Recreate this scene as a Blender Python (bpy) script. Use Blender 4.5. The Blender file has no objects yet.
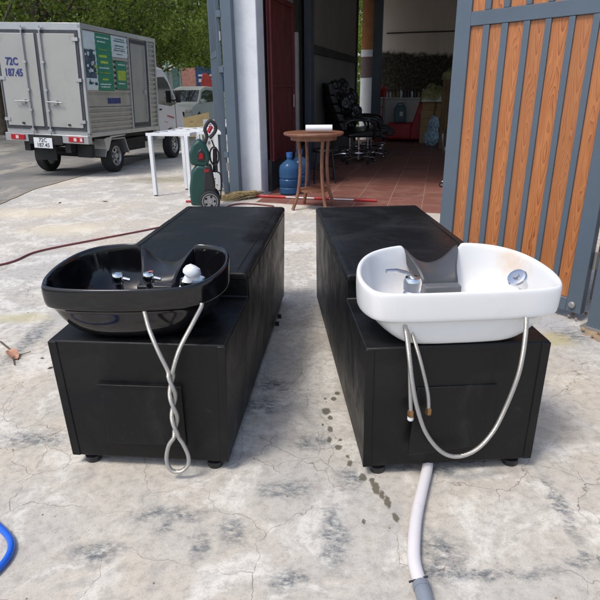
import bpy, bmesh, math, random
import numpy as np
from mathutils import Vector, Matrix, Euler
random.seed(7); RNG = np.random.default_rng(11)
R = math.radians; PI = math.pi
S = bpy.context.scene; COL = S.collection

# ------------------------------------------------------------------ materials
class NT:
    def __init__(s, name):
        s.m = bpy.data.materials.new(name); s.m.use_nodes = True
        s.t = s.m.node_tree; s.b = s.t.nodes['Principled BSDF']; s.L = s.t.links
    def n(s, typ, **k):
        o = s.t.nodes.new(typ)
        for a, v in k.items(): setattr(o, a, v)
        return o
    def put(s, sock, v):
        if v is None: return
        if isinstance(v, bpy.types.NodeSocket): s.L.new(v, sock)
        elif isinstance(v, (tuple, list)) and len(v) == 3 and sock.type == 'RGBA': sock.default_value = (*v, 1)
        else: sock.default_value = v
    def pos(s, obj=False):
        if obj: return s.n('ShaderNodeTexCoord').outputs['Object']
        return s.n('ShaderNodeNewGeometry').outputs['Position']
    def scale(s, v, sc, rot=None, loc=None):
        o = s.n('ShaderNodeMapping'); s.put(o.inputs['Vector'], v); o.inputs['Scale'].default_value = sc
        if rot: o.inputs['Rotation'].default_value = rot
        if loc: o.inputs['Location'].default_value = loc
        return o.outputs[0]
    def noise(s, v, sc, det=4, rough=.55, dist=0):
        o = s.n('ShaderNodeTexNoise'); s.put(o.inputs['Vector'], v)
        o.inputs['Scale'].default_value = sc; o.inputs['Detail'].default_value = det
        o.inputs['Roughness'].default_value = rough; o.inputs['Distortion'].default_value = dist
        return o.outputs['Fac'], o.outputs['Color']
    def ramp(s, f, a, b, lo=0., hi=1.):
        o = s.n('ShaderNodeMapRange', interpolation_type='SMOOTHSTEP'); s.put(o.inputs[0], f)
        for i, v in zip((1, 2, 3, 4), (a, b, lo, hi)): o.inputs[i].default_value = v
        return o.outputs[0]
    def mix(s, f, a, b, mode='MIX'):
        o = s.n('ShaderNodeMix', data_type='RGBA', blend_type=mode)
        s.put(o.inputs[0], f); s.put(o.inputs[6], a); s.put(o.inputs[7], b); return o.outputs[2]
    def math(s, op, a, b=None, c=None):
        o = s.n('ShaderNodeMath', operation=op); s.put(o.inputs[0], a); s.put(o.inputs[1], b)
        if c is not None: s.put(o.inputs[2], c)
        return o.outputs[0]
    def vm(s, op, a, b=None):
        o = s.n('ShaderNodeVectorMath', operation=op); s.put(o.inputs[0], a); s.put(o.inputs[1], b)
        return o.outputs['Value'] if op == 'LENGTH' else o.outputs[0]
    def bump(s, h, strength=.3, dist=.005, prev=None):
        o = s.n('ShaderNodeBump'); s.put(o.inputs['Height'], h); o.inputs['Strength'].default_value = strength
        o.inputs['Distance'].default_value = dist
        if prev is not None: s.put(o.inputs['Normal'], prev)
        s.L.new(o.outputs[0], s.b.inputs['Normal']); return o.outputs[0]
    def set(s, col=None, rough=None, metal=None, spec=None, coat=None):
        s.put(s.b.inputs['Base Color'], col); s.put(s.b.inputs['Roughness'], rough); s.put(s.b.inputs['Metallic'], metal)
        s.put(s.b.inputs['Specular IOR Level'], spec); s.put(s.b.inputs['Coat Weight'], coat)
        return s.m

def plain(name, col, rough=.5, metal=0, var=.15, sc=6, bump=0, bsc=60, coat=0, obj=True, dirt=None):
    """painted / plastic / metal surface with its own faint mottling"""
    t = NT(name); p = t.pos(obj); f, _ = t.noise(p, sc, 5, .6)
    d = tuple(c * (1 - var * 2) for c in col)
    c = t.mix(t.ramp(f, .3, .75), col, d)
    if dirt:
        g, _ = t.noise(p, dirt[1], 6, .7); c = t.mix(t.ramp(g, dirt[2], dirt[2] + .15, 0, dirt[3]), c, dirt[0])
    r = t.ramp(f, .25, .8, max(.02, rough - .06), min(1, rough + .1))
    t.set(c, r, metal, coat=coat)
    if bump: t.bump(t.noise(p, bsc, 4)[0], bump, .004)
    return t.m

def concrete():
    t = NT('concrete'); p = t.pos()
    w = t.vm('MULTIPLY', t.vm('SUBTRACT', t.noise(p, 2.2, 4)[1], (.5, .5, .5)), (.35, .35, 0))
    pw = t.vm('ADD', p, w)
    big, _ = t.noise(pw, .8, 5, .6, .5); mid, _ = t.noise(pw, 3.2, 8, .68, .6); fine, _ = t.noise(p, 26, 8, .75); speck, _ = t.noise(p, 150, 3, .7)
    c = t.mix(t.ramp(big, .36, .66), (.52, .47, .39), (.44, .43, .40))
    c = t.mix(t.ramp(mid, .48, .60, 0, .62), c, (.70, .68, .62))
    m2, _ = t.noise(t.scale(pw, (1.2, .8, 1), (0, 0, .5)), 2.6, 8, .72, 1.0)
    c = t.mix(t.ramp(m2, .54, .68, 0, .45), c, (.29, .285, .28))
    st, _ = t.noise(t.scale(pw, (.9, 2.6, 1), (0, 0, -.45)), 1.5, 9, .76, .7)
    c = t.mix(t.ramp(st, .60, .72, 0, .7), c, (.145, .15, .165))
    yel, _ = t.noise(pw, 1.3, 5, .6, .3)
    c = t.mix(t.ramp(yel, .56, .72, 0, .5), c, (.56, .48, .35))
    c = t.mix(t.ramp(fine, .34, .56, .55, 0), c, (.28, .26, .235))
    c = t.mix(t.ramp(fine, .56, .75, 0, .5), c, (.74, .70, .61))
    c = t.mix(t.ramp(speck, .56, .72, 0, .55), c, (.14, .12, .10))
    # smudges of black dust, where the slab has them
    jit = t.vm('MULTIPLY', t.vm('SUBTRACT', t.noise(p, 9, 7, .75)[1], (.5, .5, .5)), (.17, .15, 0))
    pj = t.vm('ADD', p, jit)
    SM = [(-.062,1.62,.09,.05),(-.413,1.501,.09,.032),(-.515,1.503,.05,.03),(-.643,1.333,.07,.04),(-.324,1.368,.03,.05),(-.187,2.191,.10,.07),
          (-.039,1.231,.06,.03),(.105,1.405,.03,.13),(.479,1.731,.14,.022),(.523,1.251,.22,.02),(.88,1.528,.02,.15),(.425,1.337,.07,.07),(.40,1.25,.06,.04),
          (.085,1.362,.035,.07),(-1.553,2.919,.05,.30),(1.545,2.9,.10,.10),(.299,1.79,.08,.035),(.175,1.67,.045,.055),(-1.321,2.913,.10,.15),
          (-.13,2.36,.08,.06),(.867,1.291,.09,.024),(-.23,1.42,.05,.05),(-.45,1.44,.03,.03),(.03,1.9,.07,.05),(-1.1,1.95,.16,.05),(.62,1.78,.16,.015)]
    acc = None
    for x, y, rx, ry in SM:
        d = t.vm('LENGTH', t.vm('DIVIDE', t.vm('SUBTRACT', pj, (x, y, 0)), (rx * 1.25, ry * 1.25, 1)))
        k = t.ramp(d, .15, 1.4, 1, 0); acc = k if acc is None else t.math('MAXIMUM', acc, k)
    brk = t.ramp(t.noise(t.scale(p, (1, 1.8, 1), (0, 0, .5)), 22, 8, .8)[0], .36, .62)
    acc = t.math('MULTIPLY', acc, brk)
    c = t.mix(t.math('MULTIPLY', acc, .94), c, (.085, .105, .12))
    # yellow weathering by the gate, mossy patch by the tables, sun dapple painted at left
    for x, y, rx, ry, col in [(1.42,2.85,.14,.10,(.42,.36,.14)),(-1.75,3.25,.22,.10,(.45,.40,.2)),(-2.1,8.9,.7,.45,(.16,.15,.09)),(1.45,3.1,.22,.15,(.34,.37,.42)),(-2.4,5.6,.5,.3,(.66,.58,.42)),(-3.1,6.4,.6,.3,(.66,.58,.42))]:
        d = t.vm('LENGTH', t.vm('DIVIDE', t.vm('SUBTRACT', pj, (x, y, 0)), (rx, ry, 1)))
        c = t.mix(t.ramp(d, .3, 1.3, .55, 0), c, col)
    # cracks
    def crack(sc, wdt, amp, lo, hi, seed):
        q = t.vm('ADD', t.scale(p, (sc, sc * .9, 0), (0, 0, seed), (seed, seed * 2, 0)), t.vm('MULTIPLY', t.vm('SUBTRACT', t.noise(p, sc * 1.3, 4, .55)[1], (.5, .5, .5)), (amp, amp, 0)))
        v = t.n('ShaderNodeTexVoronoi', feature='DISTANCE_TO_EDGE', voronoi_dimensions='2D'); t.put(v.inputs['Vector'], q); v.inputs['Scale'].default_value = 1
        k = t.ramp(v.outputs['Distance'], 0, wdt, 1, 0)
        return t.math('MULTIPLY', k, t.ramp(t.noise(t.scale(p, (1, 1, 1), loc=(seed * 5, 3, 0)), 1.7, 3)[0], lo, hi))
    ck = t.math('MAXIMUM', t.math('MULTIPLY', crack(2.7, .0055, .8, .38, .52, 1.3), .85), crack(6.6, .011, .6, .51, .56, 4.1))
    c = t.mix(t.math('MULTIPLY', ck, .72), c, (.12, .07, .055))
    # wet drips
    WT = [(.17,2.285,.012,.015),(.148,2.235,.013,.018),(.109,2.132,.02,.028),(.124,2.081,.012,.016),(.121,1.993,.012,.024),(.113,1.92,.011,.018),
          (.159,1.917,.008,.01),(.147,1.868,.015,.02),(.179,1.807,.007,.012),(.183,1.766,.012,.021),(.224,1.682,.015,.022),(.264,1.623,.015,.034),
          (.294,1.551,.012,.033),(.311,1.48,.010,.025),(.202,1.462,.008,.01),(.111,2.242,.006,.009),(.09,2.026,.005,.008),(.255,1.66,.01,.02),(.28,1.59,.01,.02)]
    j2 = t.vm('ADD', p, t.vm('MULTIPLY', t.vm('SUBTRACT', t.noise(p, 60, 3)[1], (.5, .5, .5)), (.022, .03, 0)))
    acc = None
    for x, y, rx, ry in WT:
        d = t.vm('LENGTH', t.vm('DIVIDE', t.vm('SUBTRACT', j2, (x, y, 0)), (rx, ry, 1)))
        k = t.ramp(d, .70, 1.22, 1, 0); acc = k if acc is None else t.math('MAXIMUM', acc, k)
    c = t.mix(t.math('MULTIPLY', acc, .9), c, (.11, .10, .07))
    t.set(c, t.mix(acc, (.88,) * 3, (.45,) * 3), spec=.3)
    h = t.math('SUBTRACT', t.math('ADD', fine, t.math('MULTIPLY', mid, .8)), t.math('MULTIPLY', ck, .9))
    t.bump(h, .35, .006); return t.m

def asphalt():
    t = NT('asphalt'); p = t.pos(); a, _ = t.noise(p, .7, 6, .65, .5); b, _ = t.noise(p, 60, 5, .7); d, _ = t.noise(t.scale(p, (1, .35, 1)), 1.6, 6, .7)
    c = t.mix(t.ramp(a, .35, .65), (.15, .148, .142), (.23, .22, .20))
    c = t.mix(t.ramp(d, .53, .66, 0, .6), c, (.42, .38, .31)); c = t.mix(t.ramp(b, .5, .7, 0, .4), c, (.1, .1, .1))  # pale patches paint sun dapple into the road colour
    t.set(c, .9, spec=.25); t.bump(b, .3, .006); return t.m

def tiles():
    t = NT('brown_tiles'); p = t.pos(); q = t.scale(p, (1, 1, 1), (0, 0, R(13.6)), (.13, .05, 0))
    br = t.n('ShaderNodeTexBrick', offset=0.); t.put(br.inputs['Vector'], q)
    for i, v in (('Scale', 1.), ('Mortar Size', .006), ('Brick Width', .4), ('Row Height', .4), ('Mortar Smooth', .3), ('Bias', 0.)): br.inputs[i].default_value = v
    t.put(br.inputs['Color1'], (.23, .095, .072)); t.put(br.inputs['Color2'], (.18, .072, .056)); t.put(br.inputs['Mortar'], (.30, .19, .14))
    n, _ = t.noise(p, 2.4, 7, .7, .5); f, _ = t.noise(p, 40, 5)
    c = t.mix(t.ramp(n, .45, .7, 0, .55), br.outputs['Color'], (.28, .16, .12)); c = t.mix(t.ramp(f, .5, .75, 0, .3), c, (.1, .06, .05))
    t.set(c, t.ramp(n, .3, .7, .45, .7)); t.bump(t.math('SUBTRACT', 1., br.outputs['Fac']), .3, .004); return t.m

def woodgrain():
    t = NT('orange_wood_grain'); p = t.pos(True)
    rnd = t.n('ShaderNodeObjectInfo').outputs['Random']; off = t.n('ShaderNodeCombineXYZ'); t.put(off.inputs[0], t.math('MULTIPLY', rnd, .02)); t.put(off.inputs[2], t.math('MULTIPLY', rnd, 41.))
    q = t.vm('ADD', p, off.outputs[0])
    warp = t.noise(t.scale(q, (6, 6, 1.1)), 1.6, 3, .5)[0]
    # cathedral figure: distance from the board's heart line plus a slow function of height
    sx = t.n('ShaderNodeSeparateXYZ'); t.put(sx.inputs[0], q)
    x2 = t.math('MULTIPLY', t.math('POWER', t.math('ABSOLUTE', sx.outputs[0]), 1.6), 210.)
    zz = t.math('PINGPONG', t.math('ADD', sx.outputs[2], t.math('MULTIPLY', warp, .6)), .47)
    ph = t.math('ADD', t.math('MULTIPLY', zz, 4.2), t.math('ADD', x2, t.math('MULTIPLY', warp, 3.)))
    ring = t.math('FRACT', t.math('MULTIPLY', ph, 2.1))
    fine = t.noise(t.scale(q, (160, 20, 4)), 1, 5, .7)[0]
    c = t.mix(t.ramp(ring, .0, .85), (.50, .185, .058), (.38, .12, .035)); c = t.mix(t.ramp(ring, .74, .96, 0, .85), c, (.19, .048, .015))
    c = t.mix(t.ramp(fine, .42, .7, 0, .5), c, (.60, .29, .12)); c = t.mix(t.ramp(t.noise(t.scale(q, (10, 3, 1)), 1.3, 3)[0], .45, .7, 0, .35), c, (.58, .24, .09))
    c = t.mix(t.ramp(t.math('FRACT', t.math('MULTIPLY', rnd, 7.3)), 0, 1, 0, .35), c, (.33, .14, .06))
    t.set(c, .42); t.bump(fine, .1, .002); return t.m

def vinyl(name='black_vinyl', dust=.35):
    t = NT(name); p = t.pos(True); a, _ = t.noise(p, 3.5, 7, .7, .6); b, _ = t.noise(p, 420, 3); w, _ = t.noise(p, 5.5, 3, .5, .4)
    s, _ = t.noise(p, 11, 8, .78, .4)
    c = t.mix(t.ramp(a, .47, .70, 0, dust), (.0042, .0044, .005), (.026, .026, .025)); c = t.mix(t.ramp(s, .60, .72, 0, dust), c, (.055, .055, .052))
    t.set(c, t.ramp(a, .3, .72, .36, .58), spec=.32)
    n = t.bump(w, .6, .018); t.bump(b, .22, .001, n); return t.m

def ceramic(name, col, white):
    t = NT(name); p = t.pos(True); a, _ = t.noise(p, 7, 6, .7, .6)
    if white:
        c = t.mix(t.ramp(a, .52, .68, 0, .18), col, (.60, .55, .46))
        d = t.vm('LENGTH', t.vm('DIVIDE', t.vm('SUBTRACT', t.vm('ADD', p, t.vm('MULTIPLY', t.vm('SUBTRACT', t.noise(p, 16, 6, .7)[1], (.5,)*3), (.12,)*3)), (.27, .27, .2)), (.07, .12, .1)))
        c = t.mix(t.ramp(d, .2, 1.1, .6, 0), c, (.66, .46, .27)); t.set(c, t.ramp(a, .4, .7, .16, .3), coat=.3)
    else:
        c = t.mix(t.ramp(a, .52, .68, 0, .35), col, (.03, .03, .032)); t.set(c, t.ramp(a, .4, .7, .09, .2), coat=.2)
    return t.m

def whitewash():
    t = NT('white_limewash'); p = t.pos(); a, _ = t.noise(p, 5, 7, .7); b, _ = t.noise(p, 45, 6, .7); z, _ = t.noise(t.scale(p, (9, 9, 1.4)), 1.3, 6, .7)
    c = t.mix(t.ramp(a, .45, .7), (.74, .77, .80), (.66, .69, .73)); c = t.mix(t.ramp(z, .60, .72, 0, .5), c, (.62, .63, .64)); c = t.mix(t.ramp(b, .62, .75, 0, .35), c, (.45, .44, .42))
    t.set(c, .85); t.bump(b, .4, .006); return t.m

def stainedwall():
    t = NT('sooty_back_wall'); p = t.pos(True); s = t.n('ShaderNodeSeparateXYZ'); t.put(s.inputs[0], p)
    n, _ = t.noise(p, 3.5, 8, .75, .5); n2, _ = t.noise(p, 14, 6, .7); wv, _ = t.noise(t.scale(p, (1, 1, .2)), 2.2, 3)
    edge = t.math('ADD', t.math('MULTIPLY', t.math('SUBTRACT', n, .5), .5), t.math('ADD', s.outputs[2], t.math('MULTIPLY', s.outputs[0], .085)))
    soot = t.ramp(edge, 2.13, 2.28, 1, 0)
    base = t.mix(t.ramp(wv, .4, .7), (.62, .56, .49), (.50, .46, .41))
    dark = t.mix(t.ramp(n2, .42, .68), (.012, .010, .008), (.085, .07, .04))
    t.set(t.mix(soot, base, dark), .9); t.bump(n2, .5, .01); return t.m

def leafmat(name, a, b):
    t = NT(name); p = t.pos(); n, _ = t.noise(p, 1.1, 3); f, _ = t.noise(p, 17, 2)
    c = t.mix(t.ramp(n, .38, .62), a, b); c = t.mix(t.ramp(f, .5, .62, 0, .7), c, (b[0] * 2.1, b[1] * 1.8, b[2]))
    t.set(c, .5, spec=.25)
    tr = t.n('ShaderNodeBsdfTranslucent'); t.put(tr.inputs[0], t.mix(0.5, c, (.30, .42, .05)))
    mx = t.n('ShaderNodeMixShader'); mx.inputs[0].default_value = .5
    t.L.new(t.b.outputs[0], mx.inputs[1]); t.L.new(tr.outputs[0], mx.inputs[2]); t.L.new(mx.outputs[0], t.t.nodes['Material Output'].inputs[0])
    return t.m

def glass(name, col, rough=.05):
    t = NT(name); f, _ = t.noise(t.pos(True), 8, 3); t.set(t.mix(f, col, tuple(c * .8 for c in col)), rough, spec=.7); return t.m

def clearblue():
    t = NT('blue_bottle_plastic'); f, _ = t.noise(t.pos(True), 9, 3)
    t.set(t.mix(f, (.05, .15, .34), (.09, .22, .42)), .12, spec=.6); t.b.inputs['Transmission Weight'].default_value = .55; t.b.inputs['IOR'].default_value = 1.2; return t.m

def braid():
    t = NT('braided_steel_hose'); p = t.pos(True); w = t.n('ShaderNodeTexWave', wave_type='BANDS', bands_direction='Z'); t.put(w.inputs['Vector'], p)
    w.inputs['Scale'].default_value = 110; w.inputs['Distortion'].default_value = 2.
    t.set(t.mix(w.outputs['Fac'], (.38, .36, .33), (.62, .60, .56)), .34, .75); t.bump(w.outputs['Fac'], .5, .002); return t.m

def stainlesswood(name, a, b):
    t = NT(name); q = t.scale(t.pos(True), (3, 14, 3)); n, _ = t.noise(q, 2, 6, .6, 1.0)
    t.set(t.mix(t.ramp(n, .35, .65), a, b), .42); return t.m

M = dict(
  concrete=concrete(), asphalt=asphalt(), tiles=tiles(), wood=woodgrain(), vinyl=vinyl(), vinyl2=vinyl('black_vinyl_flap', .8),
  wceramic=ceramic('white_ceramic', (.74, .745, .74), True), bceramic=ceramic('black_ceramic', (.005, .005, .006), False),
  rubber=plain('grey_rubber', (.07, .073, .08), .38, var=.15), brubber=plain('black_rubber', (.02, .021, .024), .32, var=.2),
  chrome=plain('chrome', (.72, .72, .72), .12, 1, var=.05), brass=plain('brass', (.42, .24, .11), .35, 1), steelhose=braid(),
  white=plain('white_paint', (.72, .74, .75), .4, var=.03, dirt=((.5, .48, .44), 9, .6, .4)), pipe=plain('white_flexible_pipe', (.68, .655, .665), .5, var=.05, dirt=((.45, .41, .38), 14, .58, .4)),
  grey=plain('grey_plastic', (.22, .25, .29), .45), bluegrey=plain('blue_grey_steel_paint', (.10, .135, .172), .45, var=.06, sc=3, dirt=((.24, .27, .30), 18, .66, .5)),
  bluedark=plain('dark_blue_grey_steel_paint', (.055, .07, .09), .5, var=.08), whitewash=whitewash(), plaster=plain('grey_plaster', (.36, .34, .33), .9, var=.1, bump=.3),
  red=plain('oxide_red_steel_paint', (.13, .010, .012), .45, var=.2, sc=3), redb=plain('bright_red', (.52, .02, .024), .45), darkpanel=plain('dark_board', (.045, .045, .042), .7, var=.2),
  greysheet=plain('grey_sheet', (.22, .215, .20), .7, var=.06, sc=1.2), back=stainedwall(), orange=plain('orange_wall_paint', (.40, .17, .06), .8, var=.1), brownposter=plain('brown_notice', (.17, .12, .12), .7, sc=20),
  tealbeam=plain('teal_beam_paint', (.07, .18, .23), .6), silver=plain('galvanised_sheet', (.42, .415, .39), .38, .6, var=.08, sc=4, dirt=((.36, .32, .26), 5, .6, .5)),
  doorgrey=plain('truck_door_sheet', (.38, .38, .355), .55, .15, var=.05, sc=2, dirt=((.30, .28, .24), 4, .58, .5)), gasket=plain('rubber_gasket', (.055, .06, .07), .6), frame=plain('brushed_aluminium', (.45, .46, .465), .35, .6, var=.05),
  chassis=plain('chassis_black', (.012, .012, .012), .7), tyre=plain('tyre_rubber', (.022, .022, .024), .8, bump=.2), rim=plain('wheel_rim', (.42, .43, .44), .35, .7), carwhite=plain('white_car_paint', (.70, .71, .72), .35, var=.03, coat=.15),
  carsilver=plain('silver_car_paint', (.50, .52, .49), .4, 0, var=.03, coat=.15), glass=glass('dark_car_glass', (.02, .025, .03)), navy=plain('navy_lettering', (.02, .035, .20), .6), blacklet=plain('black_lettering', (.03, .03, .03), .6),
  lamp_red=plain('red_lamp_lens', (.45, .012, .02), .2), lamp_clear=plain('clear_lamp_lens', (.65, .62, .6), .2), green=plain('poster_green', (.01, .23, .13), .5, var=.06), pwhite=plain('poster_white', (.66, .76, .78), .5, var=.06),
  pblue=plain('poster_dark_blue', (.06, .10, .17), .5, var=.35, sc=9), pyellow=plain('poster_lime', (.52, .68, .06), .5), wgreen=plain('washer_green', (.008, .055, .044), .4, var=.06), wblack=plain('washer_black', (.02, .02, .022), .45),
  tablewood=stainlesswood('reddish_table_wood', (.24, .105, .055), (.15, .06, .035)), paper=plain('white_paper', (.8, .82, .84), .7, var=.03), bottleblue=clearblue(), capblue=plain('blue_cap', (.03, .14, .42), .4),
  cardboard=plain('cardboard', (.44, .28, .13), .8, var=.12, sc=9), cardb2=plain('dark_cardboard', (.22, .14, .06), .8, var=.2, sc=7), olive=plain('olive_plastic_wrap', (.36, .33, .15), .18, var=.3, sc=9, bump=.5, bsc=20),
  pbag=plain('pale_blue_plastic', (.42, .58, .66), .3, var=.12, sc=14), counter=plain('counter_white', (.52, .50, .45), .6, var=.05), teal=plain('teal_plastic', (.008, .10, .13), .35), lbl=plain('white_label', (.7, .72, .72), .6),
  straw=plain('dry_straw', (.33, .25, .12), .9, var=.3, sc=30), sand=plain('brown_sand', (.35, .25, .16), .95, var=.2, sc=14, bump=.8, bsc=40, obj=False), bluehose=plain('bright_blue_hose', (.012, .11, .58), .3, var=.05),
  redhose=plain('dull_red_hose', (.20, .045, .05), .5), leafdry=plain('dry_leaf', (.46, .24, .15), .7, var=.15, sc=30), twig=plain('twig_bark', (.1, .07, .05), .9), bark=plain('tree_bark', (.10, .08, .06), .9, var=.25, sc=5, bump=.8, bsc=12, obj=False),
  blockgrey=plain('grey_block_plastic', (.15, .155, .165), .45),
  seamdirt=plain('seam_dirt', (.36, .29, .19), .95, var=.25, sc=8, obj=False),
  leafA=leafmat('leaves_deep', (.035, .06, .018), (.12, .165, .04)), leafB=leafmat('leaves_bright', (.10, .17, .022), (.18, .27, .04)), leafC=leafmat('leaves_dark', (.025, .05, .016), (.085, .125, .032)),
  farwall=plain('pale_far_wall', (.50, .49, .42), .9, var=.1, sc=.8, obj=False), tealpaint=plain('faded_teal_paint', (.20, .36, .35), .6), bannerblue=plain('banner_blue', (.03, .08, .22), .6), bannerpink=plain('banner_salmon', (.62, .30, .24), .6),
  yellowply=plain('yellow_plywood', (.66, .46, .20), .6, var=.08), coral=plain('coral_red_cloth', (.62, .09, .08), .8, var=.15), leather=plain('black_leather', (.016, .0155, .0155), .33, var=.3, sc=12, bump=.35, bsc=14), clearwrap=plain('smoky_plastic_film', (.03, .03, .031), .3, var=.3, sc=20, bump=.25, bsc=12),
  dot=plain('faded_pink_mark', (.45, .12, .11), .4),
  bl1=plain('bottle_white', (.6, .6, .6), .4), bl2=plain('bottle_amber', (.25, .16, .06), .3), bl3=plain('bottle_dark', (.04, .03, .06), .3), oldwood=plain('driftwood', (.2, .17, .12), .9), signwhite=plain('sign_white', (.72, .73, .8), .5), purple=plain('purple_lettering', (.13, .10, .42), .6),
)

# ------------------------------------------------------------------ mesh helpers
class MB:
    def __init__(s): s.v = []; s.f = []; s.mi = []; s.cur = 0
    def mat(s, i): s.cur = i; return s
    def add(s, vs, fs, T=None):
        o = len(s.v)
        s.v += [tuple(T @ Vector(v)) if T is not None else tuple(v) for v in vs]
        s.f += [tuple(i + o for i in f) for f in fs]; s.mi += [s.cur] * len(fs); return s
    def box(s, x0, x1, y0, y1, z0, z1, T=None):
        return s.add([(x0,y0,z0),(x1,y0,z0),(x1,y1,z0),(x0,y1,z0),(x0,y0,z1),(x1,y0,z1),(x1,y1,z1),(x0,y1,z1)],
                     [(0,3,2,1),(4,5,6,7),(0,1,5,4),(1,2,6,5),(2,3,7,6),(3,0,4,7)], T)
    def prism(s, poly, a, b, axis='x', T=None):
        n = len(poly)
        def P(p, d): return {'x': (d, p[0], p[1]), 'y': (p[0], d, p[1]), 'z': (p[0], p[1], d)}[axis]
        vs = [P(p, a) for p in poly] + [P(p, b) for p in poly]
        fs = [tuple(range(n))[::-1], tuple(range(n, 2 * n))] + [(i, (i + 1) % n, n + (i + 1) % n, n + i) for i in range(n)]
        return s.add(vs, fs, T)
    def lathe(s, prof, n=24, T=None, sx=1, sy=1):
        vs, fs = [], []
        for r, z in prof:
            for k in range(n): a = 2 * PI * k / n; vs.append((r * math.cos(a) * sx, r * math.sin(a) * sy, z))
        for j in range(len(prof) - 1):
            for k in range(n): k2 = (k + 1) % n; fs.append((j*n+k, j*n+k2, (j+1)*n+k2, (j+1)*n+k))
        fs.append(tuple(range(n))[::-1]); m = (len(prof) - 1) * n; fs.append(tuple(range(m, m + n)))
        return s.add(vs, fs, T)
    def cyl(s, a, b, r, r2=None, n=16):
        return s.tube([a, b], [r, r if r2 is None else r2], n)
    def tube(s, pts, r, n=10, closed=False, flat=1):
        P = [Vector(p) for p in pts]; m = len(P)
        rs = r if isinstance(r, (list, tuple)) else [r] * m
        T0 = None; N = None; vs = []; fs = []
        for i, p in enumerate(P):
            if closed: t = (P[(i + 1) % m] - P[i - 1])
            else: t = (P[min(i + 1, m - 1)] - P[max(i - 1, 0)])
            t = t.normalized() if t.length > 1e-9 else Vector((0, 0, 1))
            if N is None:
                N = t.orthogonal().normalized()
                if abs(t.z) < .95: N = (Vector((0, 0, 1)) - t * t.z).normalized()
            else: N = (N - t * N.dot(t)).normalized()
            B = t.cross(N)
            for k in range(n):
                a = 2 * PI * k / n; vs.append(p + (N * math.cos(a) * flat + B * math.sin(a)) * rs[i])
        for j in range(m if closed else m - 1):
            for k in range(n): k2 = (k+1) % n; j2 = (j+1) % m; fs.append((j*n+k, j*n+k2, j2*n+k2, j2*n+k))
        if not closed: fs.append(tuple(range(n))[::-1]); fs.append(tuple(range((m-1)*n, m*n)))
        return s.add(vs, fs)
    def rings(s, rings, cap0=True, cap1=True, T=None):
        n = len(rings[0]); vs = [p for r in rings for p in r]; fs = []
        for j in range(len(rings) - 1):
            for k in range(n): k2 = (k+1) % n; fs.append((j*n+k, j*n+k2, (j+1)*n+k2, (j+1)*n+k))
        if cap0: fs.append(tuple(range(n))[::-1])
        if cap1: m = (len(rings)-1)*n; fs.append(tuple(range(m, m+n)))
        return s.add(vs, fs, T)
    def build(s, name, mats, parent=None, bevel=0, smooth=False, seg=2, sub=0, angle=35):
        me = bpy.data.meshes.new(name); me.from_pydata(s.v, [], s.f)
        if not isinstance(mats, (list, tuple)): mats = [mats]
        for m in mats: me.materials.append(M[m])
        if len(mats) > 1: me.polygons.foreach_set('material_index', s.mi)
        bm = bmesh.new(); bm.from_mesh(me); bmesh.ops.recalc_face_normals(bm, faces=bm.faces); bm.to_mesh(me); bm.free()
        o = bpy.data.objects.new(name, me); COL.objects.link(o)
        if parent is not None: o.parent = parent
        if bevel:
            b = o.modifiers.new('bevel', 'BEVEL'); b.width = bevel; b.segments = seg; b.limit_method = 'ANGLE'; b.angle_limit = R(40); b.harden_normals = False
        if sub:
            q = o.modifiers.new('subdivision', 'SUBSURF'); q.levels = q.render_levels = sub
        if smooth or sub:
            me.polygons.foreach_set('use_smooth', [True] * len(me.polygons))
        elif bevel or angle: 
            me.polygons.foreach_set('use_smooth', [True] * len(me.polygons)); me.set_sharp_from_angle(angle=R(angle))
        me.update(); return o

def tag(o, label=None, cat=None, group=None, kind=None):
    for k, v in (('label', label), ('category', cat), ('group', group), ('kind', kind)):
        if v: o[k] = v
    return o
def thing(name, loc, rz=0, label=None, cat=None, group=None, rx=0, ry=0):
    o = bpy.data.objects.new(name, None); COL.objects.link(o); o.empty_display_size = .1
    o.location = loc; o.rotation_euler = (rx, ry, rz); return tag(o, label, cat, group)
def copy_tree(o, loc, rz, label):
    def rec(a, par):
        c = a.copy(); COL.objects.link(c)
        if par is not None: c.parent = par
        for ch in a.children: rec(ch, c)
        return c
    kids = [x for x in bpy.data.objects if x.parent == o]
    c = rec(o, None); c.location = loc; c.rotation_euler = (0, 0, rz); c['label'] = label; return c
def spline(pts, n=8, closed=False):
    P = [Vector(p) for p in pts]; out = []; m = len(P)
    for i in range(m if closed else m - 1):
        g = (lambda k: P[k % m]) if closed else (lambda k: P[max(0, min(m - 1, k))])
        a, b, c, d = g(i-1), g(i), g(i+1), g(i+2)
        for k in range(n):
            t = k / n; out.append(.5 * ((2*b) + (c-a)*t + (2*a-5*b+4*c-d)*t*t + (3*b-a-3*c+d)*t**3))
    if not closed: out.append(P[-1])
    return out
def text(body, size, name, mat, parent, T, depth=.002, bold=.0):
    cu = bpy.data.curves.new(name, 'FONT'); cu.body = body; cu.size = size; cu.extrude = depth; cu.offset = bold; cu.align_x = 'CENTER'; cu.align_y = 'CENTER'; cu.resolution_u = 3
    tmp = bpy.data.objects.new('tmp', cu); COL.objects.link(tmp); bpy.context.view_layer.update()
    me = bpy.data.meshes.new_from_object(tmp.evaluated_get(bpy.context.evaluated_depsgraph_get())); bpy.data.objects.remove(tmp)
    me.transform(T); me.materials.clear(); me.materials.append(M[mat]); me.name = name
    o = bpy.data.objects.new(name, me); COL.objects.link(o); o.parent = parent; return o
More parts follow.
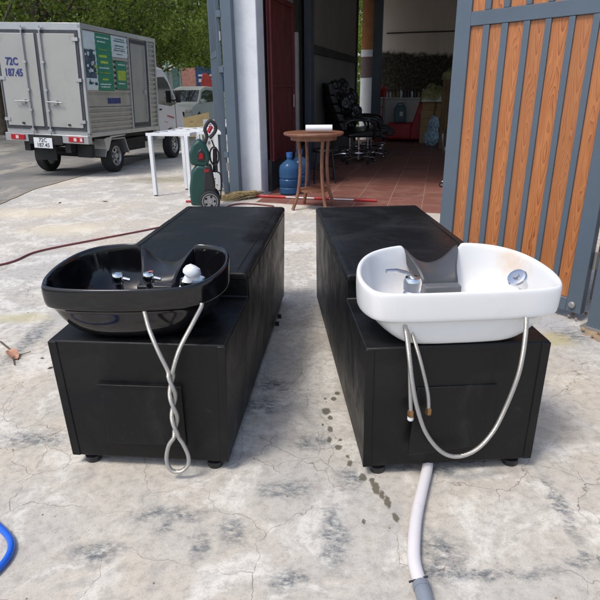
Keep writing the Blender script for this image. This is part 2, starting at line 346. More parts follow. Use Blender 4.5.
def wheel_mb(T, r, w, n=28):
    m = MB(); pf = [(r*.62, -w/2), (r*.93, -w/2), (r, -w*.36), (r, w*.36), (r*.93, w/2), (r*.62, w/2)]; q = len(pf); vs = []; fs = []
    for a_, z in pf:
        for k in range(n): a = 2*PI*k/n; vs.append((a_*math.cos(a), a_*math.sin(a), z))
    for j in range(q):
        for k in range(n): fs.append((j*n+k, j*n+(k+1) % n, ((j+1) % q)*n+(k+1) % n, ((j+1) % q)*n+k))
    return m.add(vs, fs, T)
def rim_mb(T, r, w, holes=5):
    m = MB(); m.lathe([(0.001, -w*.3), (r*.60, -w*.3), (r*.63, -w*.5), (r*.63, w*.5), (r*.57, w*.5), (r*.53, w*.32), (r*.2, w*.30), (r*.17, w*.5), (.001, w*.5)], 28, T)
    m.mat(1)
    for k in range(holes):
        a = 2*PI*k/holes; m.lathe([(.001, w*.30), (r*.10, w*.30), (r*.10, w*.335), (.001, w*.335)], 10, T @ Matrix.Translation((math.cos(a)*r*.37, math.sin(a)*r*.37, 0)))
    return m
from mathutils import noise as mn
def crumple(m, c, rad, amp, f=9, seed=0):
    bm = bmesh.new(); bmesh.ops.create_icosphere(bm, subdivisions=4, radius=1)
    for v in bm.verts:
        p = v.co.copy(); d = abs(mn.noise(p*f*.35 + Vector((seed, 0, 0)))) * 1.2 + abs(mn.noise(p*f + Vector((0, seed, 0)))) * .6
        v.co = Vector((p.x*rad[0], p.y*rad[1], p.z*rad[2])) * (1 - amp*d)
    bm.verts.ensure_lookup_table(); m.add([v.co + Vector(c) for v in bm.verts], [[v.index for v in f_.verts] for f_ in bm.faces]); bm.free(); return m
def zg(y): return -.02 * max(0., min(y, 60) - 8.)

# ------------------------------------------------------------------ world, sun, camera
w = bpy.data.worlds.new('World'); S.world = w; w.use_nodes = True; nt = w.node_tree
sky = nt.nodes.new('ShaderNodeTexSky'); sky.sky_type = 'NISHITA'; sky.sun_disc = False
SUN_EL, SUN_AZ = 62, 232          # degrees, azimuth clockwise from +Y
sky.sun_elevation = R(SUN_EL); sky.sun_rotation = R(SUN_AZ); sky.air_density = 1.; sky.dust_density = 3.; sky.ozone_density = 1.
nt.links.new(sky.outputs[0], nt.nodes['Background'].inputs[0]); nt.nodes['Background'].inputs[1].default_value = .15
sl = bpy.data.lights.new('sun', 'SUN'); sl.energy = 1.45; sl.angle = R(14); sl.color = (1, .955, .89)
so = bpy.data.objects.new('sun', sl); COL.objects.link(so); so.location = (-4, -8, 12)
dv = Vector((math.sin(R(SUN_AZ))*math.cos(R(SUN_EL)), math.cos(R(SUN_AZ))*math.cos(R(SUN_EL)), math.sin(R(SUN_EL))))
so.rotation_euler = dv.to_track_quat('Z', 'Y').to_euler()
cam = bpy.data.cameras.new('camera'); co = bpy.data.objects.new('camera', cam); COL.objects.link(co)
cam.sensor_width = 36; cam.lens = 36 * 559 / 600; cam.clip_end = 1500; cam.clip_start = .05
co.matrix_world = Matrix.Translation((0, 0, 1.35)) @ Matrix.Rotation(R(90 - 21.05), 4, 'X') @ Matrix.Rotation(R(-.675), 4, 'Z')
S.camera = co
S.view_settings.view_transform = 'Standard'; S.view_settings.look = 'None'; S.view_settings.gamma = 1; S.view_settings.use_curve_mapping = False
S.view_settings.exposure = .5

# ------------------------------------------------------------------ ground
def sheet(name, polys, mat, kind='structure'):
    m = MB()
    for p in polys: m.add(p, [tuple(range(len(p)))])
    return tag(m.build(name, mat, angle=0), kind=kind)
sheet('ground', [[(-300, a, zg(a)), (300, a, zg(a)), (300, b, zg(b)), (-300, b, zg(b))] for a, b in ((-60, 8), (8, 60), (60, 700))], 'concrete')
e = [(-3.9, -20), (-3.72, 6.8), (-3.78, 8), (-3.55, 10), (-3.1, 13), (-.8, 24), (2.5, 40), (7, 60)]
rp = []
for (x0, y0), (x1, y1) in zip(e, e[1:]): rp.append([(-60, y0, zg(y0)+.004), (x0, y0, zg(y0)+.004), (x1, y1, zg(y1)+.004), (-60, y1, zg(y1)+.004)])
sheet('road', rp, 'asphalt')
m = MB(); rr = random.Random(3)                       # thin broken seam of dirt along the slab's edge
pts = []
for i in range(60):
    t_ = i / 59; y = 2 + t_ * 9.5
    x = np.interp(y, [q[1] for q in e], [q[0] for q in e]); pts.append((x, y, zg(y)))
for k, (x, y, z) in enumerate(pts[:-1]):
    x2, y2, z2 = pts[k+1]; a, b = rr.uniform(.005, .035), rr.uniform(.005, .02)
    m.add([(x-a, y, z+.008), (x+b, y, z+.008), (x2+b, y2, z2+.008), (x2-a, y2, z2+.008)], [(0, 1, 2, 3)])
tag(m.build('road_edge', 'seamdirt', angle=0), kind='structure')

# ------------------------------------------------------------------ garage
GY = R(-13.6); GO = (-.38, 7.30, 0)
def GW(u, v, z=0): c, s_ = math.cos(R(13.6)), math.sin(R(13.6)); return (GO[0] + u*c + v*s_, GO[1] - u*s_ + v*c, z)
# tiled floor slab, its front edge a little skewed
fl = [GW(-.05, -.42), GW(1.9, -.66), GW(5.0, -.9), GW(5.0, 9.6), GW(-.02, 9.6)]
m = MB(); n_ = len(fl); vs = [(x, y, -.9) for x, y, z in fl] + [(x, y, .006) for x, y, z in fl]
m.add(vs, [tuple(range(n_, 2*n_)), tuple(range(n_))[::-1]] + [(i, (i+1) % n_, n_+(i+1) % n_, n_+i) for i in range(n_)])
tag(m.build('garage_floor', 'tiles', angle=0), kind='structure')
G = thing('garage_building', GO, GY, 'open garage with white pillar, grey side wall and dark cluttered back wall', 'building')
MB().box(-.385, -.10, 0, .30, -.05, 3.4).build('pillar', 'whitewash', G, bevel=.012)['label'] = 'whitewashed front pillar'
MB().box(-.40, -.30, .302, 1.0, -.3, 3.4).build('side_wall', 'plaster', G)
d = MB(); d.box(-.06, -.03, .32, 1.50, .42, 2.34)        # red door leaf: panel, frame, rails, grille
d.box(-.075, -.012, .32, .38, .4, 2.40); d.box(-.075, -.005, 1.42, 1.50, .4, 2.40); d.box(-.075, -.012, .38, 1.42, .40, .46); d.box(-.075, -.012, .38, 1.42, 1.32, 1.36); d.box(-.075, -.012, .38, 1.42, 2.34, 2.40)
dd = d.build('metal_door', 'red', G, bevel=.003); dd['label'] = 'dark red sheet metal door'
g_ = MB(); g_.box(-.07, -.02, .32, 1.50, 2.41, 2.45)
for k in range(9): g_.box(-.05, -.03, .40 + k*.12, .415 + k*.12, 2.45, 3.0)
g_.build('door_grille', 'silver', dd)
MB().cyl((-.005, 1.40, 1.05), (-.005, 1.40, 1.22), .012).build('handle', 'silver', dd)
MB().box(-.10, -.05, .31, 3.0, -.3, .42).build('kick_wall', 'darkpanel', G)
MB().box(-.03, .03, 1.52, 1.60, -.3, 2.05).build('post', 'plaster', G)
MB().box(-.14, -.102, .302, 2.9, -.3, 3.6).build('dark_board', 'darkpanel', G)
MB().box(-.06, .05, 2.33, 2.58, -.3, 3.6).build('post', 'bluedark', G, bevel=.004)
gw = MB(); gw.box(-.06, 0, 2.582, 7.70, -.3, 3.6).build('grey_wall', 'greysheet', G)
rl = MB(); rl.box(.002, .05, 2.585, 7.68, 1.82, 1.95); rl.box(.002, .04, 7.60, 7.705, 0.01, 1.82); rl.box(.002, .04, 7.60, 7.705, 1.95, 3.55); rl.build('wall_rail', 'darkpanel', G)
c_ = MB(); c_.box(.08, .44, 8.0, 8.3, -.3, 1.50); c_.box(.08, .44, 8.0, 8.3, 1.98, 2.14); c_.build('column', 'whitewash', G)
MB().box(.09, .43, 8.01, 8.3, 2.142, 3.6).build('column', 'orange', G)['label'] = 'orange painted upper column'
MB().box(.085, .435, 7.995, 8.3, 1.502, 1.978).build('notice', 'brownposter', G)
MB().box(.39, .60, 7.80, 7.98, -.05, 3.27).build('post', 'bluegrey', G, bevel=.004)
MB().box(.10, 4.62, 7.75, 8.05, 3.275, 3.55).build('steel_beam', 'tealbeam', G)
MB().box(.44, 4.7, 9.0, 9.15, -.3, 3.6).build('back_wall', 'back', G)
wl = MB(); wl.box(.60, 4.5, 8.97, 8.998, 2.55, 2.58); wl.build('conduit', 'darkpanel', G)
rw = MB(); rw.box(4.6, 4.75, .3, 5.2, -.3, 3.6); rw.box(4.6, 4.75, 7.4, 9.0, -.3, 3.6); rw.box(4.6, 4.75, 5.2, 7.4, 2.6, 3.6); rw.box(4.6, 4.75, 5.2, 7.4, -.3, .3); rw.build('side_wall', 'plaster', G)  # opening out of view, added to bring light to the cartons
MB().box(-.45, 4.8, -.1, 9.2, 3.602, 3.72).build('roof', 'silver', G)
MB().box(-.45, 4.8, -.05, .25, 3.25, 3.598).build('front_beam', 'bluedark', G)

def at(name, u, v, z=0, rz=0, **k): return thing(name, GW(u, v, z), GY + rz, **k)
# counter and what stands on it
c = at('storage_counter', .50, 8.15, .006, label='low off-white counter carrying a row of small bottles at the garage back', cat='counter')
MB().box(0, 1.45, .02, .60, .0, .97).build('cabinet', 'counter', c, bevel=.01); MB().box(-.02, 1.47, 0, .62, .972, 1.01).build('countertop', 'counter', c, bevel=.006)
for x_ in (.2, .7): MB().box(x_, x_+.004, .012, .0185, .05, .95).build('door_gap', 'darkpanel', c)
x = .62; kinds = ['bl1', 'bl1', 'bl2', 'bl2', 'bl1', 'bl3', 'bl3', 'bl1', 'bl3', 'bl2', 'bl3', 'bl1', 'bl3']
BL = ['white bottle leading the row left on the counter', 'second white bottle from the left on the counter', 'amber bottle third from left on the counter', 'amber bottle fourth from left on the counter',
      'white bottle just right of the amber pair', 'dark bottle sixth from left in the counter row', 'dark bottle seventh from left in the counter row', 'white bottle between dark bottles on the counter',
      'dark bottle ninth from left in the counter row', 'short amber bottle tenth in the counter row', 'dark bottle eleventh in the counter row', 'white bottle near the right end of the counter', 'dark bottle at the right end of the counter']
for k, mt in enumerate(kinds):
    r_ = random.uniform(.026, .036); h = random.uniform(.16, .25); b = thing('bottle', GW(.72 + k*.09 + random.uniform(-.012, .012), 8.32, 1.016), 0, BL[k], 'bottle', 'bottles on the garage counter')
    MB().lathe([(r_, 0), (r_, h*.68), (r_*.45, h*.82), (r_*.45, h*.86)], 12).build('body', mt, b); MB().lathe([(r_*.5, h*.862), (r_*.5, h)], 10).build('cap', random.choice(['bl3', 'bl1', 'redb']), b)
# red cloth bundle
m = MB()
for k in range(9):
    a = random.uniform(0, 6.3); rr_ = random.uniform(.05, .09)
    m.lathe([(.01, 0), (rr_, .04), (rr_*.9, .12), (.02, .2)], 9, Matrix.Translation((random.uniform(-.1, .12), random.uniform(-.05, .05), random.uniform(0, .08))) @ Matrix.Rotation(random.uniform(-.4, .4), 4, 'X'))
tb = m.build('cloth_bundle', 'redb', smooth=True); tb.location = GW(.56, 8.3, 1.016); tag(tb, 'crumpled red cloth bundle on the left end of the counter', 'cloth')
# red hand truck
h_ = at('hand_truck', .60, 7.70, .006, label='red upright hand truck leaning before the off-white counter', cat='hand truck', rz=0)
f_ = MB(); f_.tube(spline([(-.05, 0, .12), (-.05, .12, .7), (-.05, .2, 1.12), (0.02, .22, 1.2), (.09, .2, 1.12), (.09, .12, .7), (.09, 0, .12)], 5), .014, 8)
for z_ in (.3, .55, .8): f_.cyl((-.05, .02 + z_*.15, z_), (.09, .02 + z_*.15, z_), .011)
f_.build('frame', 'redb', h_); MB().box(-.10, .14, -.18, -.02, .02, .04).build('toe_plate', 'redb', h_)
for s_ in (-.09, .13): wheel_mb(Matrix.Translation((s_, .05, .1)) @ Matrix.Rotation(PI/2, 4, 'Y'), .1, .05).build('wheel', 'tyre', h_)
# red armchair
rc = at('armchair', .82, 7.50, .006, label='low bright red armchair with its back to the cardboard stack', cat='armchair')
MB().box(0, .62, 0, .55, .05, .44).build('seat', 'redb', rc, bevel=.05, seg=3)
MB().prism([(.58, .30), (.78, .98), (.86, 1.0), (.86, .06), (.58, .06)], .02, .53, 'y').build('backrest', 'redb', rc, bevel=.03, seg=3)
for a in (.06, .76):
    for b in (.06, .47): MB().cyl((a, b, 0), (a, b, .06), .02).build('leg', 'chassis', rc)
jc = at('jerrycan', 1.12, 7.72, .447, rz=.1, label='teal plastic jerrycan standing on the red armchair', cat='jerrycan')
MB().prism([(-.13, 0), (.13, 0), (.14, .05), (.13, .36), (.10, .40), (-.10, .40), (-.14, .34), (-.14, .05)], -.07, .07, 'y').build('body', 'teal', jc, bevel=.02, seg=2)
MB().tube(spline([(-.07, 0, .38), (-.06, 0, .45), (.06, 0, .45), (.07, 0, .38)], 4), .016, 8).build('handle', 'teal', jc); MB().box(-.01, .07, -.076, -.0715, .16, .26).build('label_patch', 'lbl', jc)
# cardboard stack
for k in range(5):
    ox = random.uniform(-.02, .02); h = .185
    L_ = ['bottom flattened cardboard carton of the stack beside the red armchair', 'second carton from the bottom of the cardboard stack', 'middle carton of the cardboard stack', 'fourth carton from the bottom of the cardboard stack', 'topmost carton, under the olive plastic sheet']
    b = thing('cardboard_box', GW(1.66 + ox, 7.15, .008 + k*(h+.002)), GY + random.uniform(-.03, .03), L_[k], 'cardboard box', 'cartons stacked at the garage back')
    MB().box(0, .62, 0, .5, 0, h).build('carton', 'cardboard', b, bevel=.006); MB().box(.28, .34, -.0015, .5015, -.0, h + .0015).build('tape', 'cardb2', b)
sh_ = MB(); N = 26                                      # crumpled olive sheet heaped over the cartons and the panel
for part in ((1.60, 7.0, .95, .66, .42), (2.06, 6.3, 1.42, .55, .26)):
    u0, v0, z0, wd, ht = part; vs = []; fs = []
    for i in range(N):
        for j in range(N):
            a, b = i/(N-1), j/(N-1); e_ = (math.sin(PI*a)*math.sin(PI*b))**.22
            z_ = z0 + ht*e_*(.8 + .5*math.sin(a*9+b*3)*math.cos(b*7)*.4) + RNG.uniform(-.02, .02)*e_
            g = GW(u0 + wd*a, v0 + .55*b, z_); vs.append(g)
    for i in range(N-1):
        for j in range(N-1): fs.append((i*N+j, (i+1)*N+j, (i+1)*N+j+1, i*N+j+1))
    bt = len(vs); vs += [GW(u0, v0, z0-.004), GW(u0+wd, v0, z0-.004), GW(u0+wd, v0+.55, z0-.004), GW(u0, v0+.55, z0-.004)]; fs.append((bt, bt+1, bt+2, bt+3))
    sh_.add(vs, fs)
tag(sh_.build('plastic_sheet', 'olive', smooth=True), 'shiny crumpled olive plastic sheet heaped on the cartons', 'plastic sheet')
pn = at('upright_board', 2.10, 5.95, .006, label='tall dark brown board standing on edge beside the gate', cat='board')
MB().box(0, .30, 0, .5, 0, 1.42).build('board', 'cardb2', pn, bevel=.01)
for k in range(3): MB().box(.07 + k*.08, .078 + k*.08, -.003, .5, .01, 1.41).build('seam', 'darkpanel', pn)
pn2 = at('upright_board', 2.42, 5.9, .006, label='wider tan board standing right behind the gate edge', cat='board')
MB().box(0, .5, 0, .08, 0, 1.5).build('board', 'cardboard', pn2, bevel=.01)
bg = MB(); crumple(bg, (0, 0, .15), (.19, .16, .22), .35, 6, 1.3); crumple(bg, (.03, .0, .42), (.14, .13, .23), .4, 6, 4.1)
b = bg.build('plastic_bag', 'pbag', angle=25); b.location = GW(1.93, 6.75, .03); tag(b, 'pale blue crumpled plastic bag between cartons and dark board', 'plastic bag')

# salon chairs
def salon_chair(loc, rz, label):
    t = thing('salon_chair', loc, rz, label, 'salon chair', 'black salon chairs crowded in the garage')
    prof = [(-.30, .48), (-.27, .60), (-.32, .80), (-.40, 1.02), (-.44, 1.10), (-.53, 1.10), (-.50, .95), (-.42, .72), (-.38, .52), (-.32, .42), (.25, .44), (.38, .50), (.38, .56), (.25, .58), (-.05, .52)]
    st = [(-.26, .46), (.30, .46), (.36, .50), (.34, .57), (.15, .585), (-.18, .54), (-.28, .52)]
    MB().prism(st, -.25, .25, 'x').build('seat', 'leather', t, bevel=.035, seg=3)
    bk = MB()
    for j in range(4):
        y0, z0 = -.27 - j*.055, .58 + j*.15
        bk.prism([(y0, z0), (y0 - .055, z0 + .148), (y0 - .055 - .11, z0 + .14), (y0 - .11, z0 - .01)], -.23 + .01*j, .23 - .01*j, 'x')
    bk.build('backrest', 'leather', t, bevel=.03, seg=3)
    MB().prism([(-.47, 1.17), (-.52, 1.38), (-.62, 1.36), (-.58, 1.15)], -.13, .13, 'x').build('headrest', 'leather', t, bevel=.03, seg=3)
    for s_ in (-1, 1):
        MB().tube(spline([(s_*.26, .22, .46), (s_*.30, .20, .66), (s_*.31, .10, .74), (s_*.31, -.20, .76), (s_*.28, -.32, .70)], 5), .022, 8).build('armrest', 'leather', t)
    MB().prism([(.34, .46), (.46, .42), (.48, .47), (.36, .54)], -.18, .18, 'x').build('footrest', 'leather', t, bevel=.015)
    MB().lathe([(.035, .08), (.035, .28), (.022, .285), (.022, .44), (.12, .45), (.12, .462)], 14).build('gas_lift', 'chrome', t)
    b = MB()
    for k in range(5):
        a = 2*PI*k/5 + .3; b.tube([(0, 0, .10), (.16*math.cos(a), .16*math.sin(a), .10), (.31*math.cos(a), .31*math.sin(a), .075)], [.028, .022, .014], 8)
    b.lathe([(.05, .06), (.05, .12), (.03, .14)], 12); b.build('star_base', 'chrome', t)
    for k in range(5):
        a = 2*PI*k/5 + .3; x, y = .31*math.cos(a), .31*math.sin(a)
        q = MB(); q.lathe([(.028, -.022), (.034, -.015), (.034, .015), (.028, .022)], 14, Matrix.Translation((x, y, .034)) @ Matrix.Rotation(a, 4, 'Z') @ Matrix.Rotation(PI/2, 4, 'X')).mat(1)
        q.lathe([(.016, -.024), (.016, .024)], 10, Matrix.Translation((x, y, .034)) @ Matrix.Rotation(a, 4, 'Z') @ Matrix.Rotation(PI/2, 4, 'X'))
        q.build('caster', ['chassis', 'chrome'], t)
    b = MB(); b.tube([Vector((.30*math.cos(a), .30*math.sin(a), .20)) for a in [2*PI*k/28 for k in range(28)]], .010, 8, closed=True); b.build('foot_ring', 'chrome', t)
    return t
sc0 = salon_chair((1.10, 10.5, .006), R(-80), 'nearest black salon chair, its padded seat pointing right towards the red armchair')
copy_tree(sc0, (1.34, 11.15, .006), R(-95), 'farthest right black salon chair in the cluster, close to the blue post')
copy_tree(sc0, (.98, 11.0, .006), R(-60), 'black salon chair tight against the grey garage wall')
copy_tree(sc0, (1.48, 11.8, .006), R(-100), 'black salon chair hidden deepest behind the other chairs')
copy_tree(sc0, (2.28, 7.72, .006), R(150), 'black salon chair behind the wooden gate with only its casters showing')
m = MB()                                                  # plastic film bundled over the chairs' backs
for c_i, (cx, cy, cz, q) in enumerate([(.66, 10.50, 1.25, .15), (.80, 10.75, 1.27, .15), (.86, 10.72, 1.02, .17), (.98, 11.0, 1.10, .16), (1.04, 10.85, .84, .16)]): crumple(m, (cx, cy, cz), (q, q, q*1.3), .5, 3.5, c_i*3.7)
tag(m.build('plastic_film', 'clearwrap', smooth=True), 'smoky crumpled plastic film bundled over the black salon chair backs', 'plastic film')

# round table with paper roll
rt = thing('round_table', (.175, 6.50, .006), 0, 'small round reddish wooden bar table on four splayed legs', 'table')
MB().lathe([(.305, .815), (.333, .825), (.338, .84), (.333, .85), (.001, .85)], 48).build('tabletop', 'tablewood', rt)
MB().lathe([(.26, .77), (.26, .813)], 32).build('apron', 'tablewood', rt)
for a in (205, 300, 25, 115):
    c, s_ = math.cos(R(a)), math.sin(R(a)); MB().tube(spline([(.19*c, .19*s_, .80), (.17*c, .17*s_, .5), (.20*c, .20*s_, .2), (.27*c, .27*s_, 0)], 6), .019, 8).build('leg', 'tablewood', rt)
MB().lathe([(.001, .20), (.175, .20), (.175, .222), (.001, .222)], 24).build('shelf', 'tablewood', rt)
pr = thing('paper_roll', (.23, 6.38, .905), R(-4), 'white paper roll lying on the round wooden table', 'paper roll')
q = MB(); q.cyl((-.145, 0, 0), (.145, 0, 0), .036, n=24); q.build('roll', 'paper', pr, smooth=False); MB().cyl((-.147, 0, 0), (.147, 0, 0), .014).build('core', 'cardboard', pr)
# blue bottles
def water_bottle(loc, label):
    t = thing('water_bottle', loc, 0, label, 'water bottle', 'blue water bottles by the red door')
    pf = [(.10, 0), (.135, .015), (.138, .08), (.128, .095), (.138, .11), (.138, .19), (.126, .205), (.138, .22), (.138, .32), (.125, .37), (.07, .42), (.036, .44), (.034, .48)]
    MB().lathe(pf, 32).build('body', 'bottleblue', t); MB().lathe([(.04, .47), (.042, .53), (.001, .535)], 20).build('cap', 'capblue', t); return t
w0 = water_bottle((-.115, 7.42, .006), 'large blue water bottle standing nearest behind the round table')
copy_tree(w0, (.02, 7.78, .006), 0, 'second blue water bottle, half hidden behind the nearer one')
# low wire stool with bits under the table, dark
ws = thing('wire_stool', (.38, 8.35, .006), .4, 'low black wire stool in the dark behind the round table', 'stool')
q = MB(); q.lathe([(.001, .44), (.19, .44), (.20, .46), (.19, .48), (.001, .49)], 20); q.build('seat', 'leather', ws)
for a in range(4):
    c, s_ = math.cos(a*PI/2 + .4), math.sin(a*PI/2 + .4); MB().cyl((.15*c, .15*s_, .44), (.22*c, .22*s_, 0), .011).build('leg', 'brubber', ws)
MB().tube([Vector((.19*math.cos(2*PI*k/20), .19*math.sin(2*PI*k/20), .2)) for k in range(20)], .007, 6, closed=True).build('ring', 'brubber', ws)
# red and white pole on the threshold
p0, p1 = Vector((-.56, 7.20, .022)), Vector((.95, 6.79, .022)); q = MB()
for k in range(5): q.mat(k % 2); q.cyl(p0.lerp(p1, (0, .26, .50, .62, .82, 1)[k]), p0.lerp(p1, (0, .26, .50, .62, .82, 1)[k+1]), .016 if k % 2 == 0 else .009)
q.mi = [ (0 if i in (0, 2, 4) else 1) for i in [j//(len(q.mi)//5) for j in range(len(q.mi))]]
tag(q.build('striped_pole', ['redb', 'white']), 'red and white banded pole lying across the garage threshold', 'pole')
# dried broom heap at the foot of the post
q = MB()
for k in range(240):
    a = random.gauss(.0, .22); L = random.uniform(.18, .52); x0, y0 = -.56 + random.gauss(0, .02), 7.19 + random.gauss(0, .03)
    dx, dy = -math.cos(a + .35), -math.sin(a + .35); z0 = random.uniform(.03, .085)
    q.tube([(x0, y0, z0), (x0 + dx*L*.5, y0 + dy*L*.5, z0*.9 + .01), (x0 + dx*L, y0 + dy*L, random.uniform(.005, .03))], [.004, .0035, .002], 4)
br = thing('straw_broom', (0, 0, 0), 0, 'worn dry straw broom head lying at the foot of the white pillar', 'broom')
q.build('bristles', 'straw', br); MB().cyl((-.60, 7.17, .06), (-.46, 7.24, .065), .022).build('handle', 'oldwood', br)

# ------------------------------------------------------------------ gates
def gate(name, loc, rz, label, W=1.10, boards=True, H=2.6):
    g = thing(name, loc, rz, label, 'gate', 'blue-grey steel gate leaves')   # local x: hinge at 0 to W, wood seen from -y
    z0 = .05; D = .025
    MB().box(0, .095, -D, D, z0, H).build('stile', 'bluegrey', g, bevel=.004); MB().box(W-.115, W, -D, D, z0, H).build('stile', 'bluegrey', g, bevel=.004)
    for a, b in ((z0, .13), (1.68, 1.76), (H-.08, H)): MB().box(.095, W-.115, -D+.001, D-.001, a, b).build('rail', 'bluegrey', g, bevel=.003)
    edges = [(.174, .210), (.307, .342), (.444, .479), (.575, .614), (.717, .760), (.846, .890)]
    for a, b in edges: 
        for c, d_ in ((.13, 1.68), (1.76, H-.08)): MB().box(a, b, -D+.003, D-.003, c+.001, d_-.001).build('bar', 'bluegrey', g, bevel=.003)
    if boards:
        ed = [.095] + [v for e_ in edges for v in e_] + [W-.115]
        for k in range(0, len(ed), 2):
            a, b = ed[k], ed[k+1]
            for c, d_ in ((.13, 1.68), (1.76, H-.08)):
                o = MB().box(-(b-a)/2 + .001, (b-a)/2 - .001, -.006, .006, -(d_-c)/2 + .002, (d_-c)/2 - .002).build('board', 'wood' if boards == 1 else 'bluedark', g); o.location = ((a+b)/2, .004, (c+d_)/2)
    for z_ in (.38, 1.9):
        h = MB(); h.cyl((-.012, -.02, z_-.05), (-.012, -.02, z_+.05), .013); h.box(-.005, .035, -.031, -.0255, z_-.035, z_+.035); h.build('hinge', 'silver', g)
    return g
# right leaf: seen on its wooden face; local +x runs from the hinge towards the garage
gang = math.atan2(math.cos(R(-36.8)), math.sin(R(-36.8)))
g1 = gate('gate_leaf', (1.69, 3.09, 0), gang, 'open gate leaf of orange wood boards in blue-grey steel bars')
# make the seen face the one turned to the camera (left side), boards set back in it
lk = MB(); lk.lathe([(.02, 0), (.02, .012), (.008, .02)], 14, Matrix.Translation((.055, .026, .10)) @ Matrix.Rotation(-PI/2, 4, 'X')); lk.build('bolt', 'silver', g1)
gp = thing('gate_post', (1.755, 2.99, 0), gang, 'blue-grey square steel post carrying the wooden gate leaf', 'gate post')
MB().box(-.055, .055, -.055, .055, 0, 2.75).build('post', 'bluegrey', gp, bevel=.004); MB().box(-.065, .065, -.065, .065, 2.75, 2.765).build('cap', 'bluegrey', gp)
MB().box(-.08, .08, -.08, .08, 0.0, .012).build('base_plate', 'silver', gp)
wl = tag(MB().box(1.93, 6, 3.30, 3.48, -.02, 2.4).build('yard_wall', 'plaster', bevel=.01), 'plastered grey yard wall right of the gate post', 'wall')
g2 = gate('gate_leaf', (-.93, 7.30, 0), R(102.5), 'left gate leaf seen edge on between street and white pillar', boards=2)
gp2 = thing('gate_post', (-.815, 7.30, 0), GY, 'blue-grey steel post fixed to the white pillar', 'gate post')
MB().box(-.065, .065, -.05, .05, 0, 3.3).build('post', 'bluegrey', gp2, bevel=.004); MB().box(-.15, -.12, -.03, .03, .0, 3.3).build('channel', 'bluedark', gp2, bevel=.003)
for z_ in (.5, 1.5, 2.1): MB().box(-.12, -.062, -.056, -.03, z_, z_+.07).build('hinge', 'bluegrey', gp2)

